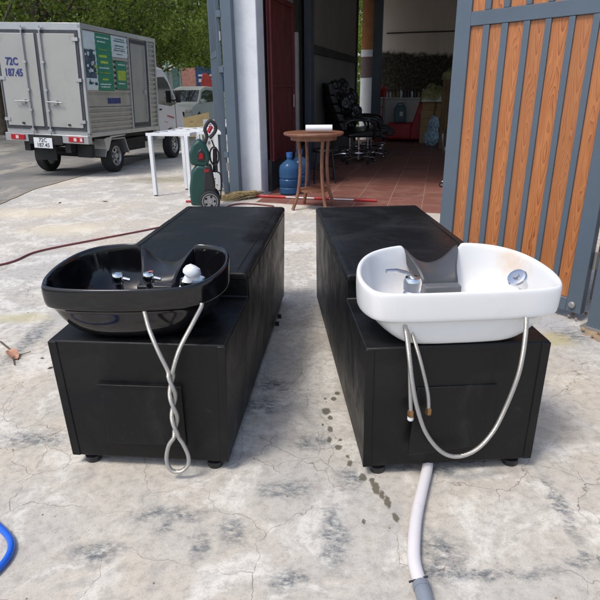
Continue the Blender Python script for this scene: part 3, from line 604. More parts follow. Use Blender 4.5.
# ------------------------------------------------------------------ shampoo beds
WO = [(-.334,.13),(-.322,.03),(-.28,-.030),(-.17,-.046),(0,-.048),(.15,-.046),(.265,-.036),(.325,-.005),(.352,.08),(.347,.20),(.315,.30),(.255,.37),(.17,.408),(.06,.416),(-.06,.412),(-.161,.393),(-.25,.34),(-.308,.25)]
BO = [(-.318,.03),(-.285,-.018),(-.18,-.040),(-.02,-.036),(.13,-.012),(.215,.022),(.265,.09),(.290,.19),(.284,.29),(.25,.37),(.18,.412),(.08,.42),(-.02,.42),(-.12,.415),(-.20,.402),(-.275,.366),(-.322,.29),(-.340,.18),(-.334,.09)]
def shampoo_bed(o, yaw, wb, wt, L, m0, outline, cer, label, pad, bb_=.100, wd=1.):
    t = thing('shampoo_bed', (o[0], o[1], 0), -yaw, label, 'shampoo bed', 'salon shampoo beds')
    H1, H2 = .522, .636; a, b = wb/2, wt/2
    bx = MB(); V = [(-a, 0, .040), (a, 0, .040), (a, L, .040), (-a, L, .040), (-b, 0, H1), (b, 0, H1), (b, m0, H1), (-b, m0, H1), (b, m0, H2-.035), (-b, m0, H2-.035), (b, L, H2-.035), (-b, L, H2-.035)]
    bx.add(V, [(0, 3, 2, 1), (0, 1, 5, 4), (4, 5, 6, 7), (6, 8, 9, 7), (8, 10, 11, 9), (3, 11, 10, 2), (1, 2, 10, 8, 6, 5), (0, 4, 7, 9, 11, 3)])
    bx.build('base_box', 'vinyl', t, bevel=.006, seg=2)
    # side stiffening strips along the front edges
    for s_ in (-1, 1):
        MB().add([(s_*(a-.03), -.004, .042), (s_*(a+.001), -.004, .042), (s_*(b+.001), -.004, H1-.004), (s_*(b-.03), -.004, H1-.004), (s_*(a-.03), .01, .042), (s_*(a+.001), .01, .042), (s_*(b+.001), .01, H1-.004), (s_*(b-.03), .01, H1-.004)],
                 [(0, 1, 2, 3), (4, 7, 6, 5), (0, 4, 5, 1), (1, 5, 6, 2), (2, 6, 7, 3), (3, 7, 4, 0)]).build('edge_strip', 'vinyl', t, bevel=.003)
    n = 14; mt = MB(); rg = []                                        # seat cushion, slightly crowned
    for i in range(n + 1):
        y = m0 - .022 + (L + .004 - m0 + .022) * i / n; cr = .010 * math.sin(PI * i / n); row = []
        for sx, zz in [(-1, H2-.0345), (-1, H2-.022), (-.992, H2-.008), (-.965, H2), (-.5, H2+cr), (0, H2+cr*1.3), (.5, H2+cr), (.965, H2), (.992, H2-.008), (1, H2-.022), (1, H2-.0345)]: row.append((sx*(b+.0015), y, zz))
        rg.append(row)
    mt.rings(rg); cu_ = mt.build('cushion', 'vinyl', t, bevel=.010, seg=3, angle=60)
    for s_ in (-1, 1): MB().tube(spline([(s_*(b-.045), m0+.02, H2+.0005), (s_*(b-.043), L*.6, H2+.003), (s_*(b-.045), L-.03, H2+.0005)], 3), .0022, 6).build('seam', 'vinyl', cu_)
    for x in (-a+.06, a-.06):
        for y in (.035, L*.5, L-.06):
            MB().lathe([(.027, 0), (.029, .004), (.029, .024), (.018, .028), (.018, .041)], 20, Matrix.Translation((x, y, 0))).build('foot', 'brubber', t)
    # bowl
    out = spline([(x, y, 0) for x, y in outline], 6, closed=True); n = len(out); cx, cy = 0., .19
    BW = []
    def Rh(p):
        h = .205 + .036 * max(0, p.y) / .42
        if p.y > .25: d = 1 - min(1, max(0, (abs(p.x - .005) - .088) / .026)); d = d*d*(3-2*d); h -= .098 * d
        return h
    if wd == 1: low = [((.52, .74), 0, 0), ((.58, .79), 0, .003), ((.66, .83), 0, .014), ((.78, .865), 0, .045), ((.86, .89), 0, .078), (.905, 0, bb_)]
    else: low = [((.50, .60), 0, 0), ((.58, .68), 0, .004), ((.70, .77), 0, .018), ((.82, .85), 0, .055), ((.89, .90), 0, .095), (.93, 0, bb_)]
    prof = low + [(.96, 0, bb_+.002), (.985, 0, bb_+.006), (.993, 0, bb_+.016), (1, 0, max(.15, bb_+.03)), (1.003, 1, -.020), (1.0, 1, -.007), (.990, 1, -.001), (.975, 1, 0), (.955, 1, -.001), (.943, 1, -.008), (.936, 1, -.022), (.915, 0, .15), (.87, 0, .105), (.80, 0, .075), (.66, 0, .048), (.45, 0, .036), (.2, 0, .030), (.06, 0, .028)]
    rg = []
    for k, md, z in prof:
        row = []; kx, k = k if isinstance(k, tuple) else (k, k)
        for p in out:
            hz = Rh(p); zz = hz + z if md else min(z, hz - .03 if .9 < k else hz - .04)
            row.append((cx + (p.x - cx)*kx, cy + (p.y - cy)*k, max(zz, 0)))
        rg.append(row)
    bw = MB().rings(rg).build('bowl', cer, t, smooth=True); bw.location = (0, 0, H1 + .002)
    sb = bw.modifiers.new('subdivision', 'SUBSURF'); sb.levels = sb.render_levels = 1
    # neck rest
    rows = [(.458, .112, .200, .120), (.452, .113, .226, .142), (.435, .112, .236, .156), (.405, .108, .233, .160), (.365, .094, .212, .159), (.325, .080, .186, .155), (.295, .073, .165, .149), (.272, .070, .148, .140), (.262, .069, .128, .125), (.260, .069, .10, .10)]
    vs, fs = [], []; K = 17
    for y, hw, ze, zc in rows:
        for k in range(K): x = -1 + 2*k/(K-1); e_ = abs(x)**2.0; vs.append((x*hw + .005, y, zc + (ze-zc)*e_ - (.010 if abs(x) > .99 else 0)))
    nn = len(vs); vs += [(x, min(y + .012, .45), max(.05, z - .045)) for x, y, z in vs]
    for j in range(len(rows)-1):
        for k in range(K-1): fs.append((j*K+k, j*K+k+1, (j+1)*K+k+1, (j+1)*K+k)); fs.append((nn+j*K+k, nn+(j+1)*K+k, nn+(j+1)*K+k+1, nn+j*K+k+1))
        for k in (0, K-1): fs.append((j*K+k, (j+1)*K+k, nn+(j+1)*K+k, nn+j*K+k))
    for k in range(K-1):
        for j in (0, len(rows)-1): fs.append((j*K+k, j*K+k+1, nn+j*K+k+1, nn+j*K+k))
    MB().box(-.064, .074, .222, .30, .04, .128).build('rest_block', 'blockgrey' if wd == 1 else pad, bw, bevel=.006)
    MB().add(vs, fs).build('neck_rest', pad, bw, angle=55, bevel=.006, seg=3)
    MB().lathe([(.001, .035), (.03, .035), (.033, .040), (.024, .044), (.001, .041)], 24, Matrix.Translation((0, .15, 0))).build('drain', 'chrome', bw)
    return t, bw
def loc2(o, yaw, P):
    c, s_ = math.cos(yaw), math.sin(yaw); return [((x-o[0])*c - (y-o[1])*s_, (x-o[0])*s_ + (y-o[1])*c, z) for x, y, z in P]
OW, YW = (.538, 1.711), -.064; OB, YB = (-.573, 1.757), .0947
tw, bw = shampoo_bed(OW, YW, .630, .640, 1.77, .466, WO, 'wceramic', 'black vinyl shampoo bed with the white wash bowl, right of the pair', 'rubber')
tb_, bb = shampoo_bed(OB, YB, .602, .634, 1.77, .466, BO, 'bceramic', 'black vinyl shampoo bed with the glossy black wash bowl, left of the pair', 'brubber', .122, 1.16)
# inspection flaps
f = MB(); f.add([(-.135, -.006, .365), (.150, -.006, .365), (.155, -.006, .115), (-.165, -.045, .115), (-.135, .004, .365), (.150, .004, .365), (.155, .004, .115), (-.165, -.036, .115)], [(0, 1, 2, 3), (4, 7, 6, 5), (0, 4, 5, 1), (1, 5, 6, 2), (2, 6, 7, 3), (3, 7, 4, 0)])
f.build('access_flap', 'vinyl2', tw, bevel=.003)
f = MB(); f.box(-.150, .150, -.012, .002, .11, .355); f.build('access_flap', 'vinyl2', tb_, bevel=.004)
MB().box(-.155, .155, -.018, .002, .3555, .362).build('flap_lip', 'vinyl', tb_, bevel=.002)
# white bowl fittings
mx = MB(); mx.lathe([(.031, .03), (.031, .150), (.028, .154), (.026, .158), (.031, .162), (.032, .192), (.026, .205), (.001, .210)], 28, Matrix.Translation((-.142, .115, 0)))
mx.tube(spline([(-.135, .115, .196), (-.165, .108, .222), (-.205, .10, .236), (-.240, .098, .236)], 6), [.018]*4 + [.016]*4+[.014]*5+[.012]*6, 14, flat=.5); mx.build('mixer_tap', 'chrome', bw)
kn = MB(); TK = Matrix.Translation((.245, .135, .172)) @ Matrix.Rotation(R(22), 4, 'X') @ Matrix.Rotation(R(-38), 4, 'Y') @ Matrix.Scale(.88, 4)
kn.lathe([(.022, -.04), (.026, 0), (.038, .010), (.040, .022), (.036, .030), (.022, .033), (.001, .030)], 32, TK); kn.build('shower_holder', 'chrome', bw)
nz = MB(); nz.lathe([(.014, .031), (.012, .040), (.001, .041)], 20, TK); nz.build('nozzle', 'grey', bw)
# black bowl fittings
for x, y, nm in ((-.077, .125, 'tap'), (.030, .140, 'tap')):
    q = MB(); q.lathe([(.014, .03), (.014, .17), (.018, .172), (.022, .180), (.022, .202), (.018, .210), (.001, .213)], 20, Matrix.Translation((x, y, 0)) @ Matrix.Rotation(R(-3), 4, 'Y')); tp = q.build(nm, 'chrome', bb)
    for k in range(4): pass
    MB().cyl((x + .012, y - .004, .19), (x + .036, y - .004, .185), .008, .007).build('lever', 'chrome', tp)
MB().lathe([(.004, .2125), (.009, .2135), (.001, .2145)], 12, Matrix.Translation((.030, .140, 0))).build('hot_dot', 'dot', bb)
TS = Matrix.Translation((.165, .19, .195)) @ Matrix.Rotation(R(30), 4, 'Y') @ Matrix.Rotation(R(-15), 4, 'X')
q = MB(); q.lathe([(.001, .028), (.02, .025), (.031, .012), (.034, -.004), (.030, -.014), (.018, -.02), (.016, -.07)], 28, TS); q.build('shower_head', 'white', bb, smooth=False)
q = MB(); q.lathe([(.030, -.03), (.046, -.02), (.048, -.035), (.040, -.06)], 28, Matrix.Translation((.165, .19, .190))); q.build('holder_cup', 'chrome', bb)
# hoses of the white bed
P = [(.338, 1.700, .632), (.341, 1.690, .622), (.350, 1.668, .57), (.357, 1.645, .51), (.371, 1.635, .417), (.394, 1.635, .32), (.432, 1.64, .218), (.49, 1.64, .142), (.549, 1.64, .12), (.614, 1.645, .145), (.667, 1.65, .215), (.70, 1.65, .316), (.72, 1.64, .432), (.729, 1.645, .51), (.735, 1.66, .58), (.737, 1.672, .618), (.737, 1.678, .634)]
MB().tube(spline(loc2(OW, YW, P), 6), .0078, 12).build('shower_hose', 'steelhose', tw)
for nm, P in (('a', [(.350, 1.703, .634), (.353, 1.692, .60), (.362, 1.66, .488), (.372, 1.655, .354), (.377, 1.655, .30)]), ('b', [(.362, 1.703, .634), (.368, 1.694, .590), (.399, 1.665, .487), (.430, 1.66, .372), (.439, 1.66, .305)])):
    Q = loc2(OW, YW, P); h = MB().tube(spline(Q, 6), .0072 if nm == 'a' else .0065, 10).build('supply_hose', 'steelhose', tw)
    x, y, z = Q[-1]; MB().lathe([(.010, .0), (.012, .004), (.012, .022), (.009, .026)], 6, Matrix.Translation((x, y, z-.022))).build('nut', 'brass', h)
    if nm == 'a': MB().lathe([(.008, -.014), (.011, -.010), (.011, .0)], 12, Matrix.Translation((x, y, z-.024))).build('washer', 'white', h)
# drain pipe with ribs
P = spline(loc2(OW, YW, [(.480, 1.90, .11), (.474, 1.80, .045), (.468, 1.72, .026), (.425, 1.60, .024), (.375, 1.46, .024), (.343, 1.34, .024), (.330, 1.26, .024), (.333, 1.185, .024)]), 24)
MB().tube(P, [.0192 + (.0009 if k % 2 else 0) for k in range(len(P))], 16).build('drain_pipe', 'pipe', tw)
Q = loc2(OW, YW, [(.333, 1.19, .024), (.334, 1.172, .024), (.3355, 1.10, .024), (.336, 1.0, .024)])
MB().tube([Q[0], Q[1]], .0245, 20).tube([Q[1], Q[2], Q[3]], .0228, 20).build('pipe_coupling', 'grey', tw)
MB().cyl(Vector(Q[0]) + Vector((-.034, .002, .008)), Vector(Q[0]) + Vector((.022, .008, .018)), .003).build('cable_tie', 'brubber', tw)
# hose of the black bed: hangs from the rim in a twisted loop
def tw_(sg):
    return [(-.441 - .004*k/12 - sg*.0092*math.cos(k/12*3*PI), 1.680 - sg*.0088*math.sin(k/12*3*PI), .455 - .0225*k) for k in range(13)]
P = [(-.524, 1.742, .655), (-.518, 1.730, .635), (-.500, 1.70, .59), (-.474, 1.684, .52)] + tw_(1) + [(-.423, 1.682, .155), (-.410, 1.684, .105), (-.415, 1.684, .063), (-.445, 1.684, .036), (-.478, 1.684, .043), (-.490, 1.684, .09), (-.476, 1.682, .150)] + tw_(-1)[::-1] + [(-.405, 1.69, .53), (-.362, 1.72, .605), (-.338, 1.765, .645), (-.335, 1.775, .66)]
MB().tube(spline(loc2(OB, YB, P), 6), .0078, 12).build('shower_hose', 'steelhose', tb_)
for dy in (1.23, 1.34): MB().box(.312, .335, dy, dy+.02, .055, .075).build('side_catch', 'brubber', tb_)

# ------------------------------------------------------------------ small things on the ground
q = MB(); q.tube(spline([(-1.35, 1.62, .013), (-1.12, 1.53, .013), (-.975, 1.43, .013), (-.915, 1.365, .013), (-.905, 1.29, .013), (-.95, 1.20, .013), (-1.10, 1.1, .013)], 8), .011, 12)
tag(q.build('garden_hose', 'bluehose'), 'bright blue garden hose curving in at the lower left', 'hose')
q = MB(); q.tube(spline([(-4.2, 3.3, .010), (-3.1, 4.0, .010), (-2.44, 4.36, .010), (-2.298, 4.75, .010), (-1.899, 5.15, .010), (-1.422, 5.60, .010), (-1.05, 6.1, .010), (-.75, 6.75, .010), (-.3, 6.6, .010)], 10), .0085, 8)
tag(q.build('rubber_hose', 'redhose'), 'thin dull red hose crossing the yard behind the black bowl', 'hose')
lf = MB(); N = 9; vs = []; fs = []
for i in range(N):
    for j in range(5):
        a = i/(N-1); w_ = math.sin(PI*a)**.8 * .028; y = (j/4 - .5)*2*w_; vs.append((a*.11 - .055, y, .012 + .014*math.sin(a*5) + abs(j-2)*.006))
for i in range(N-1):
    for j in range(4): fs.append((i*5+j, (i+1)*5+j, (i+1)*5+j+1, i*5+j+1))
nn = len(vs); vs += [(x, y, z - .0012) for x, y, z in vs]; fs += [tuple(k + nn for k in f_[::-1]) for f_ in fs]
l1 = lf.add(vs, fs).build('dry_leaf', 'leafdry', smooth=True); l1.location = (-1.545, 2.70, 0); l1.rotation_euler = (0, 0, -.7); tag(l1, 'curled pinkish dry leaf at the left edge of the picture', 'leaf')
q = MB(); q.tube([(-1.70, 2.88, .010), (-1.58, 2.76, .012), (-1.49, 2.60, .008)], [.005, .004, .003], 6); q.tube([(-1.54, 2.68, .010), (-1.47, 2.75, .009)], [.003, .002], 5)
tag(q.build('twig', 'twig'), 'thin forked dark twig lying by the dry leaf', 'twig')
for k, (x, y, s_, lb) in enumerate([(-1.38, 2.68, .014, 'tiny dark dry leaf scrap right of the pinkish leaf'), (-1.29, 2.57, .02, 'tiny dark dry leaf scrap nearest the black bed corner'), (-3.0, 7.0, .055, 'flat dark leaf on the slab below the road edge'), (-2.45, 7.05, .055, 'flat dark leaf on the slab before the white tables')]):
    o = MB().add([(-s_, 0, .003), (-s_*.2, s_*.35, .006), (s_, .0, .004), (-s_*.1, -s_*.35, .007), (0, 0, .0005)], [(0, 1, 2, 3), (0, 4, 1), (1, 4, 2), (2, 4, 3), (3, 4, 0)]).build('leaf_scrap', 'twig'); o.location = (x, y, 0); o.rotation_euler = (0, 0, k*.9); tag(o, lb, 'leaf', 'leaf scraps on the slab')
# sand by the gate post
N = 40; vs = []; fs = []
for i in range(N):
    for j in range(N):
        a, b = i/(N-1), j/(N-1); e_ = (math.sin(PI*a)*math.sin(PI*b))**.6; vs.append((1.60 + 1.6*a + .12*math.sin(b*7), 2.25 + 1.03*b, -.02 + .045*e_ + RNG.uniform(-.006, .006)*e_))
for i in range(N-1):
    for j in range(N-1): fs.append((i*N+j, (i+1)*N+j, (i+1)*N+j+1, i*N+j+1))
tag(MB().add(vs, fs).build('sand', 'sand', smooth=True), kind='structure')
q = MB()
for k in range(130):
    x, y = random.uniform(1.62, 2.6), random.uniform(2.4, 3.2); s_ = random.uniform(.003, .013)
    q.lathe([(.2*s_, -s_), (s_, -.2*s_), (.8*s_, .5*s_), (.1*s_, .8*s_)], 6, Matrix.Translation((x, y, .012 + s_*.4)) @ Matrix.Rotation(random.uniform(0, 3), 4, 'X'))
for k in range(160):
    x, y = random.uniform(-2.2, 1.6), random.uniform(1.0, 6.5); s_ = random.uniform(.0015, .004)
    q.lathe([(.2*s_, -s_), (s_, -.2*s_), (.8*s_, .5*s_), (.1*s_, .8*s_)], 5, Matrix.Translation((x, y, s_*.5)))
tag(q.build('gravel', 'sand', angle=0), kind='stuff', label='scattered pebbles and grit beside the gate post', cat='gravel')

# ------------------------------------------------------------------ white table frames
def table_frame(loc, rz, label, W=.62, D=.95):
    t = thing('table_frame', loc, rz, label, 'table frame', 'white steel table frames by the street'); h = .80; r_ = .0235
    for x in (0, W):
        for y in (0, D):
            l = MB().box(x-r_, x+r_, y-r_, y+r_, .015, h-.036).build('leg', 'white', t, bevel=.003); MB().box(x-.017, x+.017, y-.017, y+.017, 0, .0145).build('foot', 'brubber', l)
    for y in (0, D): MB().box(-r_-.03, W+r_+.03, y-.014, y+.014, h-.035, h).build('rail', 'white', t, bevel=.002)
    for x in (0, W): MB().box(x-.014, x+.014, .015, D-.015, h-.034, h-.001).build('rail', 'white', t, bevel=.002)
    for y in (D*.25, D*.5, D*.75): MB().box(.015, W-.015, y-.012, y+.012, h-.032, h-.004).build('crossbar', 'white', t, bevel=.002)
    return t
t0 = table_frame((-1.885, 7.40, 0), R(-14), 'leftmost white steel table frame with its bare top bars showing', W=.5)
copy_tree(t0, (-1.56, 7.86, .0), R(-16), 'white steel table frame in the middle, behind the leftmost one')
copy_tree(t0, (-1.42, 8.5, zg(8.5)), R(-12), 'farthest white steel table frame, nearest the truck cab')
copy_tree(t0, (-1.30, 7.55, .0), R(-12), 'white steel table frame directly behind the green pressure washer')

# ------------------------------------------------------------------ pressure washer
pw = thing('pressure_washer', (-1.10, 6.55, 0), R(8), 'dark green and black pressure washer with a grey spoked wheel', 'pressure washer')
b = MB(); b.prism([(-.16, .06), (.06, .05), (.10, .30), (.07, .50), (-.06, .52), (-.13, .44), (-.165, .25)], -.13, .13, 'y'); b.build('body', 'wgreen', pw, bevel=.03, seg=3)
MB().prism([(-.02, .07), (.11, .06), (.13, .28), (.10, .50), (.02, .52), (-.01, .3)], -.137, .137, 'y').build('front_cover', 'wblack', pw, bevel=.02, seg=2)
MB().prism([(-.13, .52), (.05, .49), (.10, .60), (.05, .74), (-.02, .80), (-.10, .74), (-.14, .64)], -.12, .12, 'y').build('motor_cover', 'wgreen', pw, bevel=.03, seg=3)
MB().prism([(-.05, .56), (.03, .55), (.04, .64), (.0, .70), (-.05, .66)], -.128, .128, 'y').build('cover_inset', 'wblack', pw, bevel=.012)
MB().prism([(-.035, .585), (.015, .59), (.012, .645), (-.02, .65)], -.132, -.1285, 'y').build('badge', 'lamp_red', pw)
MB().prism([(.02, .44), (.07, .445), (.068, .475), (.022, .47)], -.1405, -.1375, 'y').build('badge', 'lamp_red', pw)
hl = MB(); hl.tube(spline([(.03, -.02, .72), (.07, -.02, .82), (.055, -.02, .90), (.11, -.02, .985), (.165, -.02, .95), (.17, -.02, .88), (.10, -.02, .80)], 5), .020, 8); hl.build('handle', 'wblack', pw)
MB().tube([(.09, -.02, .86), (.13, -.02, .93)], .022, 8).build('grip_inset', 'lamp_red', pw)
hs = MB()
for k in range(3): hs.tube([Vector((.14 + .05*math.cos(a), -.03 + .02*k, .60 + .10*math.sin(a))) for a in [2*PI*i/20 for i in range(20)]], .009, 6, closed=True)
hs.tube(spline([(.12, 0, .78), (.17, 0, .6), (.12, 0, .45), (.2, 0, .38), (.18, .02, .1)], 5), .008, 6); hs.build('cable', 'wblack', pw)
MB().tube([(.14, .0, .42), (.15, .0, .68)], [.03, .022], 8).build('spray_gun', 'wblack', pw)
for s_ in (-.16, .16):
    T = Matrix.Translation((.06, s_, .115)) @ Matrix.Rotation(PI/2 if s_ < 0 else -PI/2, 4, 'X')
    wv = wheel_mb(T, .115, .05).build('wheel', 'tyre', pw); r_ = rim_mb(T, .145, .055).build('rim', ['rim', 'chassis'], wv)
MB().cyl((-.22, -.05, .10), (-.12, -.05, .10), .014).build('hose_inlet', 'lamp_red', pw)

# ------------------------------------------------------------------ truck
TY = R(-12)
tr = thing('box_truck', (-3.165, 10.0, zg(10.0)), TY, 'small white truck with corrugated grey metal box body seen from behind', 'truck', rx=R(-1.15))
LEAN = Matrix.Translation((0, 0, .3)) @ Matrix.Rotation(R(2.2), 4, 'Y') @ Matrix.Translation((0, 0, -.3))
Y0, Y1, Z0, Z1, WX = -.84, 1.68, .66, 2.27, 1.46; X1 = .03
def tb(name, mats, par, mbs, **k):
    for i, v in enumerate(mbs.v): mbs.v[i] = tuple(LEAN @ Vector(v))
    return mbs.build(name, mats, par, **k)
cb = tb('cargo_box', 'silver', tr, MB().box(X1-WX+.01, X1-.022, Y0+.03, Y1-.01, Z0+.01, Z1-.01))
def corr(y0, y1, z0, z1, off, pitch=.085, amp=.018):
    if off: off, amp = .019, .005
    m = MB(); n = max(2, int(round((z1-z0)/pitch))); ps = []
    for k in range(n):
        z = z0 + (z1-z0)*k/n; d = (z1-z0)/n
        ps += [(X1-.018+off, z), (X1-.018+off, z+d*.30), (X1-.018+amp+off, z+d*.42), (X1-.018+amp+off, z+d*.88)]
    ps.append((X1-.018+off, z1)); vs = [(x, y0, z) for x, z in ps] + [(x, y1, z) for x, z in ps] + [(X1-.024, y0, z0), (X1-.024, y1, z0), (X1-.024, y0, z1), (X1-.024, y1, z1)]
    q_ = len(ps); fs = [(i, i+1, q_+i+1, q_+i) for i in range(q_-1)]; fs += [(2*q_, 0, q_, 2*q_+1), (q_-1, 2*q_+2, 2*q_+3, 2*q_-1)]; m.add(vs, fs); return m
tb('corrugated_side', 'silver', cb, corr(Y0+.05, .60, .70, 1.09, 0), angle=20); tb('corrugated_side', 'silver', cb, corr(Y0+.05, .60, 1.27, 2.2, 0), angle=20)
tb('corrugated_side', 'silver', cb, corr(1.36, Y1-.05, .70, 2.2, 0), angle=20)
tb('smooth_band', 'silver', cb, MB().box(X1-.02, X1-.008, Y0+.05, .60, 1.092, 1.268))
fr = MB()
for a, b in ((Y0, Y0+.05), (Y1-.05, Y1), (.60, .64), (1.32, 1.36)): fr.box(X1-.03, X1+.014, a, b, .66, 2.25)
fr.box(X1-.03, X1+.016, Y0, Y1, 2.2, 2.27); fr.box(X1-.03, X1+.014, Y0, Y1, .63, .70); tb('side_frame', 'frame', cb, fr, bevel=.003)
dr = MB(); dr.box(X1-.02, X1-.004, .66, 1.30, .78, 2.13); dr = tb('side_door', 'doorgrey', cb, dr); dr['label'] = 'dull grey side door'
f_ = MB(); f_.box(X1-.02, X1+.006, .645, .69, .72, 2.18); f_.box(X1-.02, X1+.006, 1.27, 1.315, .72, 2.18); f_.box(X1-.02, X1+.005, .69, 1.27, 2.12, 2.18); f_.box(X1-.02, X1+.005, .69, 1.27, .72, .79); tb('door_gasket', 'gasket', cb, f_)
tb('handle', 'frame', dr, MB().box(X1, X1+.02, 1.12, 1.2, 1.28, 1.36).cyl((X1+.02, 1.2, .85), (X1+.02, 1.2, 2.1), .009))
for mt, a, b, c, d in (('pwhite', Y0+.06, -.44, 1.93, 2.18), ('pblue', Y0+.06, -.47, 1.52, 1.92), ('pwhite', -.47, -.44, 1.4, 1.92), ('pyellow', -.52, -.441, 1.56, 1.72), ('green', -.439, .05, 1.33, 2.18), ('pwhite', .052, .58, 1.86, 2.19), ('green', .14, .50, 1.36, 1.80), ('pwhite', Y0+.06, -.45, 1.34, 1.515)):
    tb('poster', mt, cb, corr(a, b, c, d, .004), angle=20)
def words(m, a, b, c, d, lift):
    x = a
    while x < b - .01:
        w_ = min(rr.uniform(.018, .05), b - x); m.box(x, x + w_, 0, 0, 0, 0) if 0 else m.box(X1+.0005, X1+lift, x, x + w_, c + rr.uniform(0, .004), d - rr.uniform(0, .006)); x += w_ + rr.uniform(.006, .014)
rr = random.Random(8)
ps = MB()
for a, b, c, d in ((-.36, -.12, 1.83, 1.87), (-.32, -.10, 1.74, 1.78), (-.30, -.12, 1.49, 1.52), (.20, .47, 1.50, 1.66), (-.34, -.10, 1.94, 1.955), (-.37, -.05, 1.595, 1.608)): words(ps, a, b, c, d, .0075)
tb('poster_print', 'pyellow', cb, ps)
ps = MB(); rr = random.Random(5)
for k in range(26): a = rr.uniform(Y0+.08, -.52); z = rr.choice([1.58, 1.72, 1.86, 1.44]) + rr.uniform(-.03, .03); ps.box(X1+.0005, X1+.0075, a, a+rr.uniform(.02, .07), z, z+rr.uniform(.02, .06))
for a, b, z in ((.14, .50, 2.10), (.18, .46, 2.03), (.12, .5, 1.96), (.2, .4, 1.9), (.16, .5, 2.135), (.14, .48, 1.99)): words(ps, a, b, z, z+.018, .0075)
tb('poster_print', 'teal', cb, ps)
ps = MB()
for k in range(14): a = rr.uniform(Y0+.08, -.52); z = rr.choice([1.60, 1.70, 1.84]) + rr.uniform(-.03, .03); ps.box(X1+.0005, X1+.0082, a, a+rr.uniform(.02, .06), z, z+rr.uniform(.02, .05))
for a, b, z in ((-.38, -.08, 1.665), (-.38, -.14, 2.05), (.22, .45, 1.74), (-.40, -.02, 2.11), (-.38, -.05, 1.42), (-.36, -.1, 1.38), (.2, .44, 1.44)): words(ps, a, b, z, z+.022, .0082)
tb('poster_print', 'pwhite', cb, ps)
ps = MB(); 
for k in range(7): ps.box(X1-.009, X1-.0055, -.18 + k*.062, -.128 + k*.062, 1.13, 1.22)
tb('blue_print', 'navy', cb, ps)
# rear
ra = MB(); ra.box(X1-WX, X1, Y0+.002, Y0+.03, Z0, Z1); tb('rear_frame', 'frame', cb, ra, bevel=.004)
r2 = MB(); r2.box(X1-WX+.02, X1-.035, Y0-.012, Y0+.001, .72, 2.17); tb('door_gasket', 'gasket', cb, r2)
mid = X1 - WX/2
for a, b in ((X1-WX+.06, mid-.028), (mid+.028, X1-.075)):
    d_ = tb('rear_door', 'doorgrey', cb, MB().box(a, b, Y0-.024, Y0-.0125, .77, 2.12), bevel=.006)
    xr = b - .17 if a < mid - .1 else a + .06
    xr = (mid - .22) if b < mid else (mid + .09)
    q = MB(); q.cyl((xr, Y0-.045, .62), (xr, Y0-.045, 2.22), .0125); 
    for z in (.70, 1.0, 1.30, 1.7, 2.16): q.box(xr-.028, xr+.028, Y0-.062, Y0-.0245, z, z+.035)
    tb('lock_rod', 'frame', d_, q)
    q = MB(); sg = -1 if b < mid else 1; q.cyl((xr, Y0-.06, 1.145), (xr + sg*.26, Y0-.06, 1.14), .009); q.box(xr + sg*.08, xr + sg*.17, Y0-.055, Y0-.0245, 1.11, 1.17); tb('handle', 'frame', d_, q)
    xh = a if b < mid else b
    for z in (.84, 1.45, 2.02): tb('hinge', 'frame', d_, MB().box(xh-.05, xh+.05, Y0-.034, Y0-.0245, z, z+.05))
    tb('stopper', 'chassis', d_, MB().box((a+b)/2 + sg*.06, (a+b)/2 + sg*.06 + .04, Y0-.04, Y0-.0245, .80, .825))
TXT = lambda x, z, y=Y0-.027: LEAN @ Matrix.Translation((x, y, z)) @ Matrix.Rotation(PI/2, 4, 'X')
text('72C', .15, 'lettering', 'navy', cb, TXT(-1.16, 1.715) @ Matrix.Scale(.85, 4, (1, 0, 0)), bold=.004); text('187.45', .15, 'lettering', 'navy', cb, TXT(-1.15, 1.555) @ Matrix.Scale(.78, 4, (1, 0, 0)), bold=.004)
bm_ = MB(); bm_.box(X1-WX-.01, X1+.005, Y0-.05, Y0+.06, .53, .658); b_ = tb('bumper', 'frame', tr, bm_, bevel=.006)
tb('bumper_recess', 'chassis', tr, MB().box(-1.02, -.42, Y0-.06, Y0-.02, .50, .64))
for x in (-1.33, -.30):
    l_ = tb('tail_light', 'lamp_red', tr, MB().box(x, x+.25, Y0-.066, Y0-.0505, .555, .635), bevel=.004); tb('lens', 'lamp_clear', l_, MB().box(x+.09, x+.14, Y0-.069, Y0-.0662, .57, .62))
tb('lens', 'lamp_clear', l_, MB().box(x+.20, x+.24, Y0-.069, Y0-.0662, .57, .62))
pl = tb('number_plate', 'white', tr, MB().box(-.92, -.59, Y0-.075, Y0-.067, .44, .60), bevel=.003)
text('72C', .085, 'plate_lettering', 'blacklet', pl, TXT(-.755, .562, Y0-.0765), .001, .001); text('187.45', .085, 'plate_lettering', 'blacklet', pl, TXT(-.755, .485, Y0-.0765), .001, .001)
tb('mud_flap', 'chassis', tr, MB().box(-1.02, -.62, Y0+.05, Y0+.06, .24, .50))
ch = MB(); ch.box(-1.15, -1.05, Y0, 3.0, .38, .54); ch.box(-.42, -.32, Y0, 3.0, .38, .54); ch.box(-1.4, -.05, .0, .1, .26, .36); ch.cyl((-1.4, 0, .27), (-.05, 0, .27), .05); ch.box(-1.3, -.15, Y0+.1, 3.0, .54, .63); ch.box(-.6, -.1, .5, 1.3, .3, .52); ch.box(-.3, -.05, Y0+.15, Y0+.25, .3, .5); tb('chassis', 'chassis', tr, ch)
fd = MB(); pf = [(-.42, .58), (-.34, .60), (-.26, .60), (-.2, .62), (.30, .62), (.30, .60), (-.18, .585), (-.30, .40), (-.36, .38)]
fd.prism(pf, -.30, .04, 'x'); tb('fender', 'frame', tr, fd, bevel=.003); tb('fender', 'frame', tr, MB().prism([(-.42+.0, .3), (-.30, .57), (.28, .57), (.42, .3), (.40, .29), (.27, .555), (-.29, .555), (-.40, .29)], -.28, .03, 'x'))
